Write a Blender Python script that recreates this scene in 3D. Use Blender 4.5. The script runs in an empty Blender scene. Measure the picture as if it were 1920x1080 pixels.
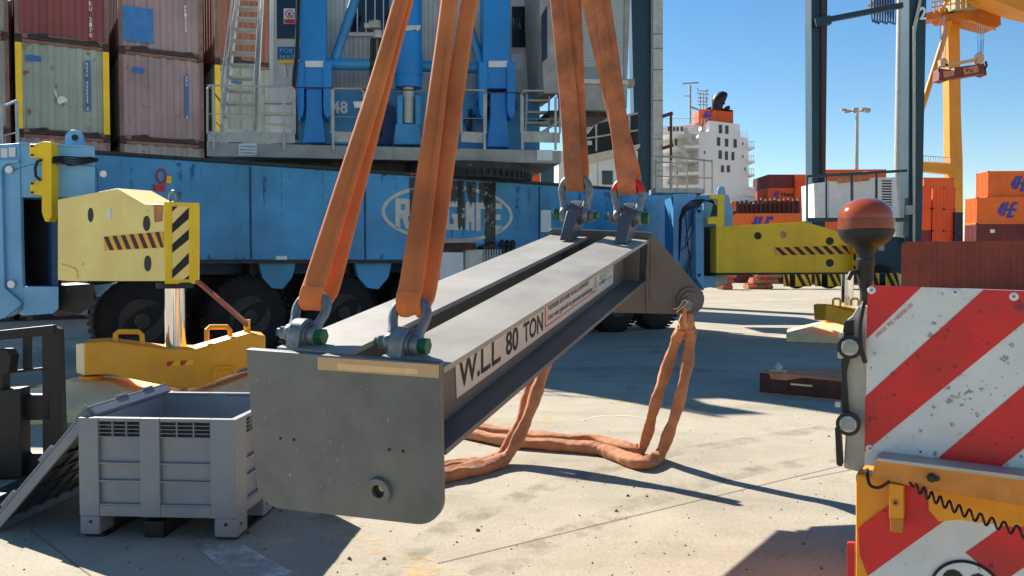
import bpy, bmesh, math, random
from mathutils import Vector, Matrix
random.seed(7)
S = bpy.context.scene
# ------------------------------------------------------------------ camera, sky, sun
FPX, CH, HZ = 1600.0, 1.7, 488.0
PITCH = math.atan((540 - HZ) / FPX)
cd = bpy.data.cameras.new('camera'); cam = bpy.data.objects.new('camera', cd)
S.collection.objects.link(cam); S.camera = cam
cd.sensor_width = 36.0; cd.lens = FPX / 1920 * 36.0; cd.clip_end = 2000; cd.clip_start = 0.05
cam.location = (0, 0, CH); cam.rotation_euler = (math.radians(90) - PITCH, 0, 0)
SX, SY = 0.86, -1.08                       # where a one metre post throws its shadow
SEL = math.atan(1 / math.hypot(SX, SY)); SAZ = math.atan2(-SX, -SY)   # sun elevation, azimuth from +Y to +X
W = bpy.data.worlds.new('World'); S.world = W; W.use_nodes = True
nt = W.node_tree; bg = nt.nodes['Background']
sky = nt.nodes.new('ShaderNodeTexSky'); sky.sky_type = 'NISHITA'; sky.sun_disc = False
sky.sun_elevation = SEL; sky.sun_rotation = SAZ; sky.altitude = 0; sky.air_density = 1.0; sky.dust_density = 0.0; sky.ozone_density = 1.6
hs = nt.nodes.new('ShaderNodeHueSaturation'); hs.inputs['Saturation'].default_value = 1.3; hs.inputs['Value'].default_value = 1.0; nt.links.new(sky.outputs[0], hs.inputs['Color']); nt.links.new(hs.outputs[0], bg.inputs[0]); bg.inputs[1].default_value = 0.070
sd = bpy.data.lights.new('sun', 'SUN'); sun = bpy.data.objects.new('sun', sd); S.collection.objects.link(sun)
sd.energy = 5.0; sd.angle = math.radians(0.5); sd.color = (1.0, 0.94, 0.85)
sun.rotation_euler = Vector((SX, SY, -1)).to_track_quat('-Z', 'Y').to_euler()
S.view_settings.view_transform = 'Standard'; S.view_settings.look = 'None'
S.view_settings.exposure = 1.0; S.view_settings.gamma = 1.0

# ------------------------------------------------------------------ geometry helpers
cp_, sp_ = math.cos(PITCH), math.sin(PITCH)
EYE = Vector((0, 0, CH))
def ray(px, py):
    u = (px - 960) / FPX; v = (540 - py) / FPX
    return Vector((u, cp_ + v * sp_, -sp_ + v * cp_))
def A(px, py, Y):
    r = ray(px, py); return EYE + r * (Y / r.y)
def G(px, py, z=0.0):
    r = ray(px, py); return EYE + r * ((z - CH) / r.z)
def onp(px, py, O, N):
    r = ray(px, py); return EYE + r * ((O - EYE).dot(N) / r.dot(N))

NOSPLIT = ('letter', 'text', 'number', 'logo', 'print', 'scribble', 'symbol', 'mark', 'drip', 'splash', 'stripe', 'decal', 'cladding', 'louvre', 'blind', 'ship_railing', 'radar', 'lamp_ring', 'hazard', 'wall', 'outline', 'disc', 'mesh', 'rib', 'reflector', 'wheel_guard', 'barred', 'stringer')
class MB:
    def __init__(s): s.v = []; s.f = []; s.m = []; s.mi = 0
    def poly(s, pts):
        b = len(s.v); s.v += [Vector(p) for p in pts]; s.f.append(tuple(range(b, b + len(pts)))); s.m.append(s.mi); return s
    def prism(s, pts, ext):
        n = len(pts); b = len(s.v); e = Vector(ext); P = [Vector(p) for p in pts]
        s.v += P + [p + e for p in P]
        s.f.append(tuple(range(b, b + n))); s.f.append(tuple(range(b + 2 * n - 1, b + n - 1, -1))); s.m += [s.mi] * (2 + n)
        for i in range(n):
            j = (i + 1) % n; s.f.append((b + j, b + i, b + n + i, b + n + j))
        return s
    def box(s, o, ax, ay, az):
        o = Vector(o); ax = Vector(ax); ay = Vector(ay); az = Vector(az)
        return s.prism([o, o + ax, o + ax + ay, o + ay], az)
    def bb(s, x0, y0, z0, x1, y1, z1): return s.box((x0, y0, z0), (x1 - x0, 0, 0), (0, y1 - y0, 0), (0, 0, z1 - z0))
    def bar(s, a, b, w, h=None, up=(0, 0, 1)):
        a = Vector(a); b = Vector(b); h = h or w; d = (b - a).normalized(); u = Vector(up)
        if abs(d.dot(u)) > .98: u = Vector((0, 1, 0))
        x = d.cross(u).normalized(); y = x.cross(d)
        return s.box(a - x * w / 2 - y * h / 2, x * w, y * h, b - a)
    def tube(s, path, r, n=10, flat=1.0, side=None, close=False, wob=0):
        P = [Vector(p) for p in path]; R = r if isinstance(r, (list, tuple)) else [r] * len(P)
        b = len(s.v); prev = None; N = len(P)
        for i, p in enumerate(P):
            t = (P[(i + 1) % N] - P[i - 1]) if close else (P[min(i + 1, N - 1)] - P[max(i - 1, 0)])
            t.normalize()
            if side is not None: x = Vector(side) - t * t.dot(Vector(side))
            elif prev is None: x = t.cross(Vector((0, 0, 1))) if abs(t.z) < .9 else t.cross(Vector((0, 1, 0)))
            else: x = prev - t * t.dot(prev)
            x.normalize(); prev = x; y = t.cross(x)
            for k in range(n):
                a = 2 * math.pi * k / n; rr = R[i] * (1 + wob * math.sin(i * 1.7 + k * 2.3) * .5 + wob * math.sin(i * .63 + k * 1.1) * .5)
                s.v.append(p + x * math.cos(a) * rr + y * math.sin(a) * rr * flat)
        for i in range(N if close else N - 1):
            j = (i + 1) % N
            for k in range(n):
                l = (k + 1) % n; s.f.append((b + i * n + k, b + i * n + l, b + j * n + l, b + j * n + k)); s.m.append(s.mi)
        if not close:
            s.f.append(tuple(range(b + n - 1, b - 1, -1))); s.f.append(tuple(range(b + (N - 1) * n, b + N * n))); s.m += [s.mi] * 2
        return s
    def cyl(s, a, b, r, n=16): return s.tube([a, b], r, n)
    def lathe(s, o, axis, prof, n=24):
        o = Vector(o); ax = Vector(axis).normalized()
        return s.tube([o + ax * h for h, r in prof], [max(r, 1e-4) for h, r in prof], n, side=(ax.orthogonal()))
    def text(s, body, o, xd, yd, h, w=None, bold=0.0, al=0):
        for co, tris in text_geo(body, bold):
            pass
        co, fs = text_geo(body, bold)[0]
        x0 = min(c[0] for c in co); x1 = max(c[0] for c in co); y0 = min(c[1] for c in co); y1 = max(c[1] for c in co)
        sy = h / (y1 - y0); sx = (w / (x1 - x0)) if w else sy
        b = len(s.v); o = Vector(o); xd = Vector(xd).normalized(); yd = Vector(yd).normalized()
        off = al * (x1 - x0) * sx
        s.v += [o + xd * ((c[0] - x0) * sx - off) + yd * ((c[1] - y0) * sy) for c in co]
        s.f += [tuple(b + i for i in f) for f in fs]; s.m += [s.mi] * len(fs); return s
    def clusters(s, tol):
        par = list(range(len(s.v)))
        def find(i):
            while par[i] != i: par[i] = par[par[i]]; i = par[i]
            return i
        for f in s.f:
            a = find(f[0])
            for i in f[1:]: par[find(i)] = a
        comp = {}
        for fi, f in enumerate(s.f): comp.setdefault(find(f[0]), []).append(fi)
        C = []
        for fs in comp.values():
            vs = [s.v[i] for fi in fs for i in s.f[fi]]
            C.append([[min(v[k] for v in vs) - tol for k in range(3)], [max(v[k] for v in vs) + tol for k in range(3)], list(fs)])
        merged = True
        while merged:
            merged = False; out = []
            for c in C:
                for d in out:
                    if all(c[0][k] <= d[1][k] and d[0][k] <= c[1][k] for k in range(3)):
                        for k in range(3): d[0][k] = min(d[0][k], c[0][k]); d[1][k] = max(d[1][k], c[1][k])
                        d[2] += c[2]; merged = True; break
                else: out.append(c)
            C = out
        return sorted(C, key=lambda c: -len(c[2]))
    def build(s, name, mat, parent=None, smooth=False, bevel=0, all_=None):
        if parent is not None and len(s.f) < 9000 and not any(w in name for w in NOSPLIT):
            C = s.clusters(.004)
            if 1 < len(C) <= 60:
                first = None
                for c in C:
                    m = MB(); rm = {}
                    for fi in sorted(c[2]):
                        f = []
                        for i in s.f[fi]:
                            if i not in rm: rm[i] = len(m.v); m.v.append(s.v[i])
                            f.append(rm[i])
                        m.f.append(tuple(f)); m.m.append(s.m[fi])
                    o = m.build1(name, mat, parent, smooth, bevel); first = first or o
                    if all_ is not None: all_.append(o)
                return first
        o = s.build1(name, mat, parent, smooth, bevel)
        if all_ is not None: all_.append(o)
        return o
    def build1(s, name, mat, parent=None, smooth=False, bevel=0):
        me = bpy.data.meshes.new(name)
        off = Vector((0, 0, 0))
        if parent is None and s.v:
            xs = [v.x for v in s.v]; ys = [v.y for v in s.v]
            off = Vector(((min(xs) + max(xs)) / 2, (min(ys) + max(ys)) / 2, min(v.z for v in s.v)))
        me.from_pydata([v - off for v in s.v], [], s.f)
        mats = mat if isinstance(mat, (list, tuple)) else [mat]
        for m in mats: me.materials.append(m)
        me.polygons.foreach_set('material_index', s.m)
        bm = bmesh.new(); bm.from_mesh(me); bmesh.ops.recalc_face_normals(bm, faces=bm.faces[:]); bm.to_mesh(me); bm.free()
        if smooth:
            me.polygons.foreach_set('use_smooth', [True] * len(me.polygons))
            try: me.set_sharp_from_angle(angle=math.radians(smooth if smooth is not True else 40))
            except Exception: pass
        me.update()
        o = bpy.data.objects.new(name, me); S.collection.objects.link(o)
        if parent is None: o.location = off
        else: o.parent = parent; o.location = -wl(parent)
        if bevel:
            b = o.modifiers.new('bevel', 'BEVEL'); b.width = bevel; b.segments = 2; b.limit_method = 'ANGLE'; b.angle_limit = math.radians(35)
        return o
def wl(o):
    p = Vector(o.location)
    while o.parent: o = o.parent; p += Vector(o.location)
    return p
_tc = {}
def text_geo(body, bold=0.0):
    k = (body, bold)
    if k not in _tc:
        c = bpy.data.curves.new('t', 'FONT'); c.body = body; c.offset = bold; c.resolution_u = 3
        o = bpy.data.objects.new('t', c); S.collection.objects.link(o)
        dg = bpy.context.evaluated_depsgraph_get(); me = bpy.data.meshes.new_from_object(o.evaluated_get(dg))
        _tc[k] = [([tuple(v.co) for v in me.vertices], [tuple(p.vertices) for p in me.polygons])]
        bpy.data.objects.remove(o); bpy.data.meshes.remove(me)
    return _tc[k]
def tag(o, label=None, cat=None, group=None, kind=None):
    if label: o['label'] = label
    if cat: o['category'] = cat
    if group: o['group'] = group
    if kind: o['kind'] = kind
    return o
def thing(name, loc, label, cat, group=None):
    o = bpy.data.objects.new(name, None); o.empty_display_size = .2; S.collection.objects.link(o); o.location = loc
    return tag(o, label, cat, group)
def fp(mb, pts, Y, depth):                 # outline at distance Y, with real depth behind it
    return mb.prism([A(x, y, Y) for x, y in pts], (0, depth, 0))
def rect(x0, y0, x1, y1): return [(x0, y1), (x1, y1), (x1, y0), (x0, y0)]

# ------------------------------------------------------------------ materials
def srgb(r, g, b, k=1.0):
    f = lambda c: (c / 255 / 12.92 if c / 255 <= .04045 else ((c / 255 + .055) / 1.055) ** 2.4) * k
    return (f(r), f(g), f(b), 1)
def mat(name, col, rough=.6, metal=0.0, var=.12, vs=3.0, rust=0.0, rs=4.0, rustcol=(.13, .05, .022, 1), streak=0.0, ss=6.0,
        streakcol=(.04, .035, .03, 1), bump=0.0, bs=40.0, coat=0, spec=.5, dust=0.0, dustcol=(.42, .38, .31, 1), zs=.06):
    m = bpy.data.materials.new(name); m.use_nodes = True; t = m.node_tree; N = t.nodes; L = t.links
    b = N['Principled BSDF']; b.inputs['Roughness'].default_value = rough; b.inputs['Metallic'].default_value = metal
    b.inputs['Specular IOR Level'].default_value = spec
    g = N.new('ShaderNodeNewGeometry'); pos = g.outputs['Position']
    def noise(scale, det=5, vec=pos, rg=.6):
        n = N.new('ShaderNodeTexNoise'); n.inputs['Scale'].default_value = scale; n.inputs['Detail'].default_value = det
        n.inputs['Roughness'].default_value = rg; L.new(vec, n.inputs['Vector']); return n.outputs['Fac']
    def ramp(fac, a, c):
        r = N.new('ShaderNodeMapRange'); r.inputs[1].default_value = a; r.inputs[2].default_value = c; L.new(fac, r.inputs[0]); return r.outputs[0]
    def mix(fac, c1, c2, mode='MIX'):
        x = N.new('ShaderNodeMix'); x.data_type = 'RGBA'; x.blend_type = mode
        for s_, v in ((x.inputs[0], fac), (x.inputs[6], c1), (x.inputs[7], c2)):
            if hasattr(v, 'node'): L.new(v, s_)
            else: s_.default_value = v
        return x.outputs[2]
    c = col
    if var:
        n = noise(vs); lo = tuple(x * (1 - var * 1.6) for x in col[:3]) + (1,); hi = tuple(min(1, x * (1 + var * 1.6)) for x in col[:3]) + (1,)
        c = mix(ramp(n, .3, .7), lo, hi)
    if streak:
        mp = N.new('ShaderNodeMapping'); mp.inputs['Scale'].default_value = (1, 1, zs); L.new(pos, mp.inputs[0])
        f = ramp(noise(ss, 6, mp.outputs[0], .7), .56, .74)
        mm = N.new('ShaderNodeMath'); mm.operation = 'MULTIPLY'; L.new(f, mm.inputs[0]); mm.inputs[1].default_value = streak
        c = mix(mm.outputs[0], c, streakcol)
    if dust:
        f = ramp(noise(vs * .6, 7), .42, .72)
        mm = N.new('ShaderNodeMath'); mm.operation = 'MULTIPLY'; L.new(f, mm.inputs[0]); mm.inputs[1].default_value = dust
        c = mix(mm.outputs[0], c, dustcol)
    rf = None
    if rust:
        rf = ramp(noise(rs, 9, pos, .68), .72 - rust * .35, .75 - rust * .3)
        rc = mix(noise(rs * 4, 4), rustcol, tuple(min(1, x * 2.6) for x in rustcol[:3]) + (1,))
        c = mix(rf, c, rc)
        rr = N.new('ShaderNodeMapRange'); rr.inputs[3].default_value = rough; rr.inputs[4].default_value = .9; L.new(rf, rr.inputs[0]); L.new(rr.outputs[0], b.inputs['Roughness'])
    if hasattr(c, 'node'): L.new(c, b.inputs['Base Color'])
    else: b.inputs['Base Color'].default_value = c
    if bump:
        bn = N.new('ShaderNodeBump'); bn.inputs['Strength'].default_value = bump; bn.inputs['Distance'].default_value = .01
        L.new(noise(bs, 6), bn.inputs['Height']); L.new(bn.outputs[0], b.inputs['Normal'])
    if coat: b.inputs['Coat Weight'].default_value = coat
    return m
M = {}
M['blue'] = mat('blue_paint', srgb(56, 142, 190), .45, streak=.6, ss=4.5, streakcol=srgb(98, 158, 190), zs=.05, var=.22, vs=.9, dust=.35, dustcol=srgb(66, 130, 172), rust=.15, rs=9, bump=.08, bs=14)
M['blue2'] = mat('bright_blue_paint', srgb(16, 132, 205), .4, var=.08, vs=1.0, rust=.12, rs=12, streak=.15, ss=8, streakcol=srgb(15, 60, 100), bump=.05, bs=10)
M['lblue'] = mat('faded_light_blue_paint', srgb(112, 170, 212), .5, var=.12, vs=1.4, streak=.35, ss=5, streakcol=srgb(120, 160, 195), rust=.14, rs=11, bump=.06, bs=12)
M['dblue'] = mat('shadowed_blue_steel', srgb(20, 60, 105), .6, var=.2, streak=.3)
M['pyel'] = mat('pale_yellow_paint', srgb(255, 222, 130), .5, var=.07, vs=1.5, streak=.3, ss=5, streakcol=srgb(232, 200, 96), rust=.16, rs=7, bump=.05, bs=12)
M['yel'] = mat('yellow_paint', srgb(255, 202, 14), .45, var=.1, vs=2, rust=.16, rs=9, streak=.15, ss=7)
M['oyel'] = mat('olive_yellow_paint', srgb(255, 192, 26), .5, var=.12, vs=1, streak=.25, ss=3, rust=.1, rs=9)
M['orye'] = mat('amber_yellow_paint', srgb(252, 166, 24), .5, var=.1, vs=2.5, rust=.16, rs=8, dust=.3, dustcol=srgb(232, 172, 84), bump=.05, bs=15)
M['pad'] = mat('worn_sandy_yellow_paint', srgb(255, 214, 158), .65, var=.12, vs=2.5, rust=.24, rs=4.5, rustcol=(.16, .08, .04, 1), bump=.1, bs=18)  # brightened in place of the sun that misses the pads
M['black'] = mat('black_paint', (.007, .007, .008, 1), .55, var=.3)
M['rubber'] = mat('tyre_rubber', (.010, .010, .011, 1), .9, var=.3, vs=8, dust=.1, dustcol=(.06, .055, .05, 1))  # darkened to imitate deep shade under the chassis
M['dark'] = mat('dark_greasy_steel', (.02, .019, .018, 1), .6, var=.4, vs=5, rust=.3, rs=4)
M['galv'] = mat('galvanised_steel', srgb(176, 174, 165), .5, .25, var=.12, vs=6, streak=.35, ss=9, streakcol=srgb(110, 100, 85), rust=.1, rs=10)
M['deck'] = mat('grey_painted_steel', srgb(160, 158, 150), .6, .1, var=.14, vs=3, streak=.4, ss=6, streakcol=srgb(100, 92, 80), rust=.17, rs=7)
M['wall'] = mat('grey_cladding', srgb(204, 203, 194), .6, var=.08, vs=2, streak=.35, ss=5, streakcol=srgb(115, 112, 102))
M['white'] = mat('white_paint', srgb(222, 224, 222), .5, var=.06, streak=.2, ss=7, streakcol=srgb(140, 130, 115), rust=.08, rs=9)
M['cream'] = mat('weathered_white_lettering', srgb(205, 200, 184), .6, var=.1, vs=6, streak=.4, ss=12, streakcol=srgb(110, 95, 75))
M['glass'] = mat('dark_window_glass', (.012, .016, .025, 1), .08, var=0)
M['gteal'] = mat('dark_teal_paint', srgb(9, 56, 72), .5, var=.15, vs=.8, streak=.35, ss=3, streakcol=srgb(8, 35, 45))
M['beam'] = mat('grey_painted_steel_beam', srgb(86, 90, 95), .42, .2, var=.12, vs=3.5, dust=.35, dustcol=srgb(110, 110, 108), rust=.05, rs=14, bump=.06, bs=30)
M['beamtop'] = mat('pale_top_flange', srgb(154, 151, 143), .55, .1, var=.12, vs=3, dust=.5, dustcol=srgb(186, 179, 163), streak=.25, ss=12, streakcol=srgb(120, 118, 112), zs=1, bump=.05, bs=24)  # top flange coloured lighter than the web
M['beamside'] = mat('dark_grey_web', srgb(98, 99, 98), .5, .1, var=.1, vs=3, dust=.2, dustcol=srgb(110, 106, 100), bump=.05, bs=30)
M['plate'] = mat('grey_primed_plate', srgb(99, 104, 105), .5, .12, var=.14, vs=4, dust=.25, dustcol=srgb(128, 126, 114), streak=.25, ss=16, streakcol=srgb(112, 122, 130), bump=.08, bs=45, zs=.2)
M['shack'] = mat('cast_galvanised_shackle', srgb(120, 127, 132), .45, .4, var=.25, vs=22, dust=.25, dustcol=srgb(120, 112, 100), bump=.15, bs=70)
M['red'] = mat('worn_red_paint', srgb(205, 28, 30), .45, var=.1, vs=20, rust=.1, rs=40)
M['green'] = mat('dark_green_paint', srgb(14, 92, 48), .4, var=.15, vs=20, rust=.1, rs=40)
M['sling'] = mat('orange_polyester_sling', srgb(214, 116, 60), .85, var=.18, vs=2, streak=.35, ss=3, streakcol=srgb(176, 96, 62), zs=.35, dust=.4, dustcol=srgb(228, 156, 82), bump=.3, bs=150)
M['slingd'] = mat('soiled_orange_polyester_sling', srgb(196, 120, 78), .9, var=.2, vs=5, streak=.5, ss=9, streakcol=srgb(110, 76, 58), zs=.4, dust=.75, dustcol=srgb(120, 82, 58), bump=.35, bs=40)
M['slingf'] = mat('dusty_orange_sling', srgb(184, 124, 86), .9, var=.16, vs=7, dust=.5, dustcol=srgb(150, 102, 72), bump=.6, bs=26)
M['tape'] = mat('brown_tape', srgb(188, 158, 118), .5, var=.05, vs=20)
M['tape2'] = mat('pale_brown_tape', srgb(222, 184, 134), .5, var=.05, vs=20)
M['crate'] = mat('grey_plastic', srgb(126, 134, 142), .5, var=.06, vs=4, dust=.25, dustcol=srgb(170, 168, 160), bump=.05, bs=60)
M['chrome'] = mat('polished_chrome', (.72, .72, .74, 1), .14, 1.0, var=.05)
M['sign'] = mat('white_reflective_sheet', srgb(214, 216, 212), .4, var=.05, vs=8, rust=.27, rs=22, rustcol=(.14, .13, .12, 1), dust=.3, dustcol=srgb(175, 176, 168))
M['signr'] = mat('red_reflective_sheet', srgb(214, 22, 30), .35, var=.1, vs=5, rust=.24, rs=20, rustcol=(.11, .02, .02, 1), dust=.85, dustcol=srgb(168, 40, 42))
M['trucky'] = mat('orange_yellow_truck_paint', srgb(232, 150, 12), .4, var=.1, vs=5, rust=.16, rs=14, bump=.05, bs=20)
M['trucko'] = mat('dirty_orange_steel', srgb(205, 128, 48), .55, var=.14, vs=7, rust=.2, rs=16, bump=.1, bs=40)
M['rustb'] = mat('brightened_rusty_steel', srgb(190, 124, 88), .75, var=.2, vs=4, dust=.5, dustcol=srgb(196, 146, 100), bump=.15, bs=25)  # colour raised so the shaded beam top plate looks sunlit
M['rustd'] = mat('dark_rusty_steel', srgb(82, 48, 38), .8, var=.25, vs=5, bump=.15, bs=25)
M['concrete_line'] = None
M['c_frame'] = mat('rusty_container_frame', srgb(128, 100, 92), .75, var=.2, vs=2, rust=.45, rs=2.5, streak=.4, ss=6)
M['cnd'] = mat('dark_container_post', (.05, .03, .025, 1), .8, var=.3, rust=.4, rs=3)
def cmat(name, c, rust=.3, st=.55, **k): return mat(name, c, .6, var=.1, vs=.7, rust=rust, rs=2.6, streak=st, ss=4, streakcol=tuple(x * .45 for x in c[:3]) + (1,), **k)
M['c_mar'] = cmat('maroon_container_paint', srgb(136, 72, 74))
M['c_green'] = cmat('pale_green_container_paint', srgb(156, 168, 156), .3)
M['c_lil'] = cmat('faded_mauve_container_paint', srgb(160, 138, 140), .25)
M['c_grey'] = cmat('faded_grey_container_paint', srgb(158, 154, 152), .24)
M['c_brn'] = cmat('brown_container_paint', srgb(150, 98, 78), .26)
M['c_or'] = mat('orange_container_paint', srgb(226, 92, 30), .55, var=.08, vs=.3, streak=.15, ss=1.5, rust=.06, rs=1)
M['c_or2'] = mat('light_orange_container_paint', srgb(236, 112, 38), .55, var=.08, vs=.3, streak=.15, ss=1.5)
M['c_dmar'] = mat('dark_maroon_container_paint', srgb(112, 42, 40), .6, var=.12, vs=.6, streak=.3, ss=2, rust=.1, rs=1.5)
M['c_fmar'] = mat('brown_red_container_paint', srgb(134, 56, 40), .6, var=.12, vs=1, streak=.35, ss=5, rust=.14, rs=3)
M['c_navy'] = mat('navy_container_paint', srgb(38, 46, 70), .6, var=.1)
M['lblu'] = mat('logo_blue', srgb(34, 62, 160), .5, var=0)
M['cratebl'] = mat('sticker_blue', srgb(40, 100, 170), .5, var=.1)
M['ycrane'] = mat('quay_crane_yellow', srgb(218, 142, 28), .5, var=.08, vs=.2, streak=.2, ss=.8)
M['ycrdk'] = mat('quay_crane_orange_brown', srgb(186, 108, 40), .6, var=.1, vs=.4)
M['ship'] = mat('ship_white_paint', srgb(228, 226, 224), .5, var=.03, vs=.1, streak=.12, ss=.5, streakcol=srgb(170, 150, 130))
M['blu3'] = mat('sign_blue', srgb(30, 84, 150), .5, var=.1)
M['stain'] = mat('black_oil_stain', (.022, .018, .014, 1), .35, var=.4, vs=9)

def alpha_mat(name, col, scale, lo, hi, rough=.8):      # worn, patchy coating
    m = mat(name, col, rough, var=.1, vs=6); t = m.node_tree; N = t.nodes; L = t.links; b = N['Principled BSDF']
    g = N.new('ShaderNodeNewGeometry'); n = N.new('ShaderNodeTexNoise'); n.inputs['Scale'].default_value = scale; n.inputs['Detail'].default_value = 8; n.inputs['Roughness'].default_value = .7
    L.new(g.outputs['Position'], n.inputs['Vector']); r = N.new('ShaderNodeMapRange'); r.inputs[1].default_value = lo; r.inputs[2].default_value = hi
    L.new(n.outputs['Fac'], r.inputs[0]); L.new(r.outputs[0], b.inputs['Alpha']); return m
M['yline'] = alpha_mat('worn_yellow_road_paint', srgb(225, 180, 90), 5, .47, .85)
M['wline'] = alpha_mat('worn_white_road_paint', srgb(225, 222, 214), 6, .42, .7)
M['oil'] = alpha_mat('oil_streaks', (.03, .024, .018, 1), 9, .36, .5, .5)
gl = bpy.data.materials.new('tinted_cab_glass'); gl.use_nodes = True; b = gl.node_tree.nodes['Principled BSDF']
b.inputs['Base Color'].default_value = (.5, .56, .52, 1); b.inputs['Roughness'].default_value = .08; b.inputs['Alpha'].default_value = .35; M['cabglass'] = gl
am = bpy.data.materials.new('amber_lens'); am.use_nodes = True; b = am.node_tree.nodes['Principled BSDF']
b.inputs['Base Color'].default_value = srgb(170, 78, 24); b.inputs['Roughness'].default_value = .12; b.inputs['Transmission Weight'].default_value = .1; b.inputs['Coat Weight'].default_value = .6
M['amber'] = am
am2 = mat('dark_amber_band', srgb(128, 54, 22), .35, var=.15, vs=30); M['amberd'] = am2  # lower band coloured darker than the dome
ln = bpy.data.materials.new('clear_lamp_lens'); ln.use_nodes = True; b = ln.node_tree.nodes['Principled BSDF']
b.inputs['Base Color'].default_value = (.42, .43, .4, 1); b.inputs['Roughness'].default_value = .25; b.inputs['Coat Weight'].default_value = 1; M['lens'] = ln

def ground_mat():
    m = bpy.data.materials.new('worn_concrete'); m.use_nodes = True; t = m.node_tree; N = t.nodes; L = t.links; b = N['Principled BSDF']
    b.inputs['Roughness'].default_value = .88; b.inputs['Specular IOR Level'].default_value = .25
    pos = N.new('ShaderNodeNewGeometry').outputs['Position']
    def noise(s, d=6, r=.6, vec=pos):
        n = N.new('ShaderNodeTexNoise'); n.inputs['Scale'].default_value = s; n.inputs['Detail'].default_value = d; n.inputs['Roughness'].default_value = r; L.new(vec, n.inputs['Vector']); return n.outputs['Fac']
    def mr(f, a, c, lo=0, hi=1):
        r = N.new('ShaderNodeMapRange'); r.inputs[1].default_value = a; r.inputs[2].default_value = c; r.inputs[3].default_value = lo; r.inputs[4].default_value = hi; L.new(f, r.inputs[0]); return r.outputs[0]
    def mix(f, a, c, mode='MIX'):
        x = N.new('ShaderNodeMix'); x.data_type = 'RGBA'; x.blend_type = mode
        for s_, v in ((x.inputs[0], f), (x.inputs[6], a), (x.inputs[7], c)):
            if hasattr(v, 'node'): L.new(v, s_)
            else: s_.default_value = v
        return x.outputs[2]
    c = mix(mr(noise(.5, 8, .65), .3, .7), srgb(150, 139, 120), srgb(181, 170, 147))
    c = mix(mr(noise(2.6, 8, .7), .45, .75, 0, .45), c, srgb(196, 184, 162))
    c = mix(mr(noise(1.1, 9, .75), .55, .74, 0, .6), c, srgb(118, 106, 90))
    c = mix(mr(noise(.22, 7, .6), .52, .66, 0, .4), c, srgb(128, 118, 104))
    c = mix(mr(noise(120, 2, .5), .55, .75, 0, .4), c, srgb(104, 96, 84))
    c = mix(mr(noise(38, 4, .6), .3, .7, 0, .35), c, srgb(206, 196, 176))
    mp = N.new('ShaderNodeMapping'); mp.inputs['Scale'].default_value = (.12, 1, 1); L.new(pos, mp.inputs[0])
    c = mix(mr(noise(1.3, 6, .6, mp.outputs[0]), .5, .72, 0, .3), c, srgb(120, 112, 100))
    v = N.new('ShaderNodeTexVoronoi'); v.inputs['Scale'].default_value = 26; L.new(pos, v.inputs['Vector'])
    sp = mr(v.outputs['Distance'], .05, .11, 1, 0); spn = mr(noise(7, 3), .52, .6)
    mm = N.new('ShaderNodeMath'); mm.operation = 'MULTIPLY'; L.new(sp, mm.inputs[0]); L.new(spn, mm.inputs[1])
    c = mix(mm.outputs[0], c, srgb(92, 84, 74))
    L.new(c, b.inputs['Base Color'])
    bn = N.new('ShaderNodeBump'); bn.inputs['Strength'].default_value = .6; bn.inputs['Distance'].default_value = .01; L.new(noise(45, 8, .7), bn.inputs['Height']); L.new(bn.outputs[0], b.inputs['Normal'])
    return m
M['ground'] = ground_mat()

# ------------------------------------------------------------------ ground and markings
g = MB().poly([(-500, -30, 0), (500, -30, 0), (500, 900, 0), (-500, 900, 0)]).build('ground', M['ground']); tag(g, kind='structure')
def gstrip(a, b, w, z): 
    a = G(*a); b = G(*b); d = (b - a).normalized(); n = Vector((-d.y, d.x, 0)) * w / 2; up = Vector((0, 0, z))
    return [a - n + up, b - n + up, b + n + up, a + n + up]
mb = MB()
for a, b in (((820, 1057), (1600, 868)), ((55, 993), (170, 1080)), ((1000, 545.5), (1600, 546.5)), ((1500, 900), (1600, 880))):
    mb.poly(gstrip(a, b, .008, .003))
tag(mb.build('ground_joint', mat('joint_dirt', srgb(128, 114, 94), .95)), kind='structure')
mb = MB()
mb.poly([G(x, y, .004) for x, y in ((540, 955), (600, 955), (880, 1080), (770, 1080))])
mb.poly([G(x, y, .004) for x, y in ((1130, 745), (1330, 760), (1335, 772), (1140, 755))])
mb.poly([G(x, y, .004) for x, y in ((890, 785), (1030, 778), (1045, 800), (900, 802))])
tag(mb.build('yellow_ground_marking', M['yline']), kind='structure')
mb = MB()
mb.poly([G(x, y, .005) for x, y in ((362, 1022), (450, 1018), (560, 1078), (440, 1082))])
mb.poly([G(x, y, .005) for x, y in ((60, 640), (150, 640), (150, 648), (60, 650))])
for k in range(9):
    a0 = math.radians(150 - k * 14); a1 = math.radians(150 - (k + 1) * 14); c = G(1165, 800)
    mb.poly([c + Vector((math.cos(a) * r, math.sin(a) * r * 1.4, .005)) for a, r in ((a0, .42), (a1, .42), (a1, .45), (a0, .45))])
tag(mb.build('white_ground_marking', M['wline']), kind='structure')
mb = MB(); random.seed(17)
def swath(pts, w):
    P_ = catm0([G(x, y, .0062) for x, y in pts], 8)
    for a, b in zip(P_, P_[1:]):
        d = (b - a).normalized(); n_ = Vector((-d.y, d.x, 0)) * w / 2; mb.poly([a - n_, b - n_, b + n_, a + n_])
def catm0(P, n):
    out = []; Q = [P[0] * 2 - P[1]] + P + [P[-1] * 2 - P[-2]]
    for i in range(1, len(Q) - 2):
        for k in range(n):
            t = k / n; a, b, c, d = Q[i - 1:i + 3]; out.append(.5 * ((2 * b) + (c - a) * t + (2 * a - 5 * b + 4 * c - d) * t * t + (3 * b - a - 3 * c + d) * t ** 3))
    return out + [P[-1]]
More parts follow.
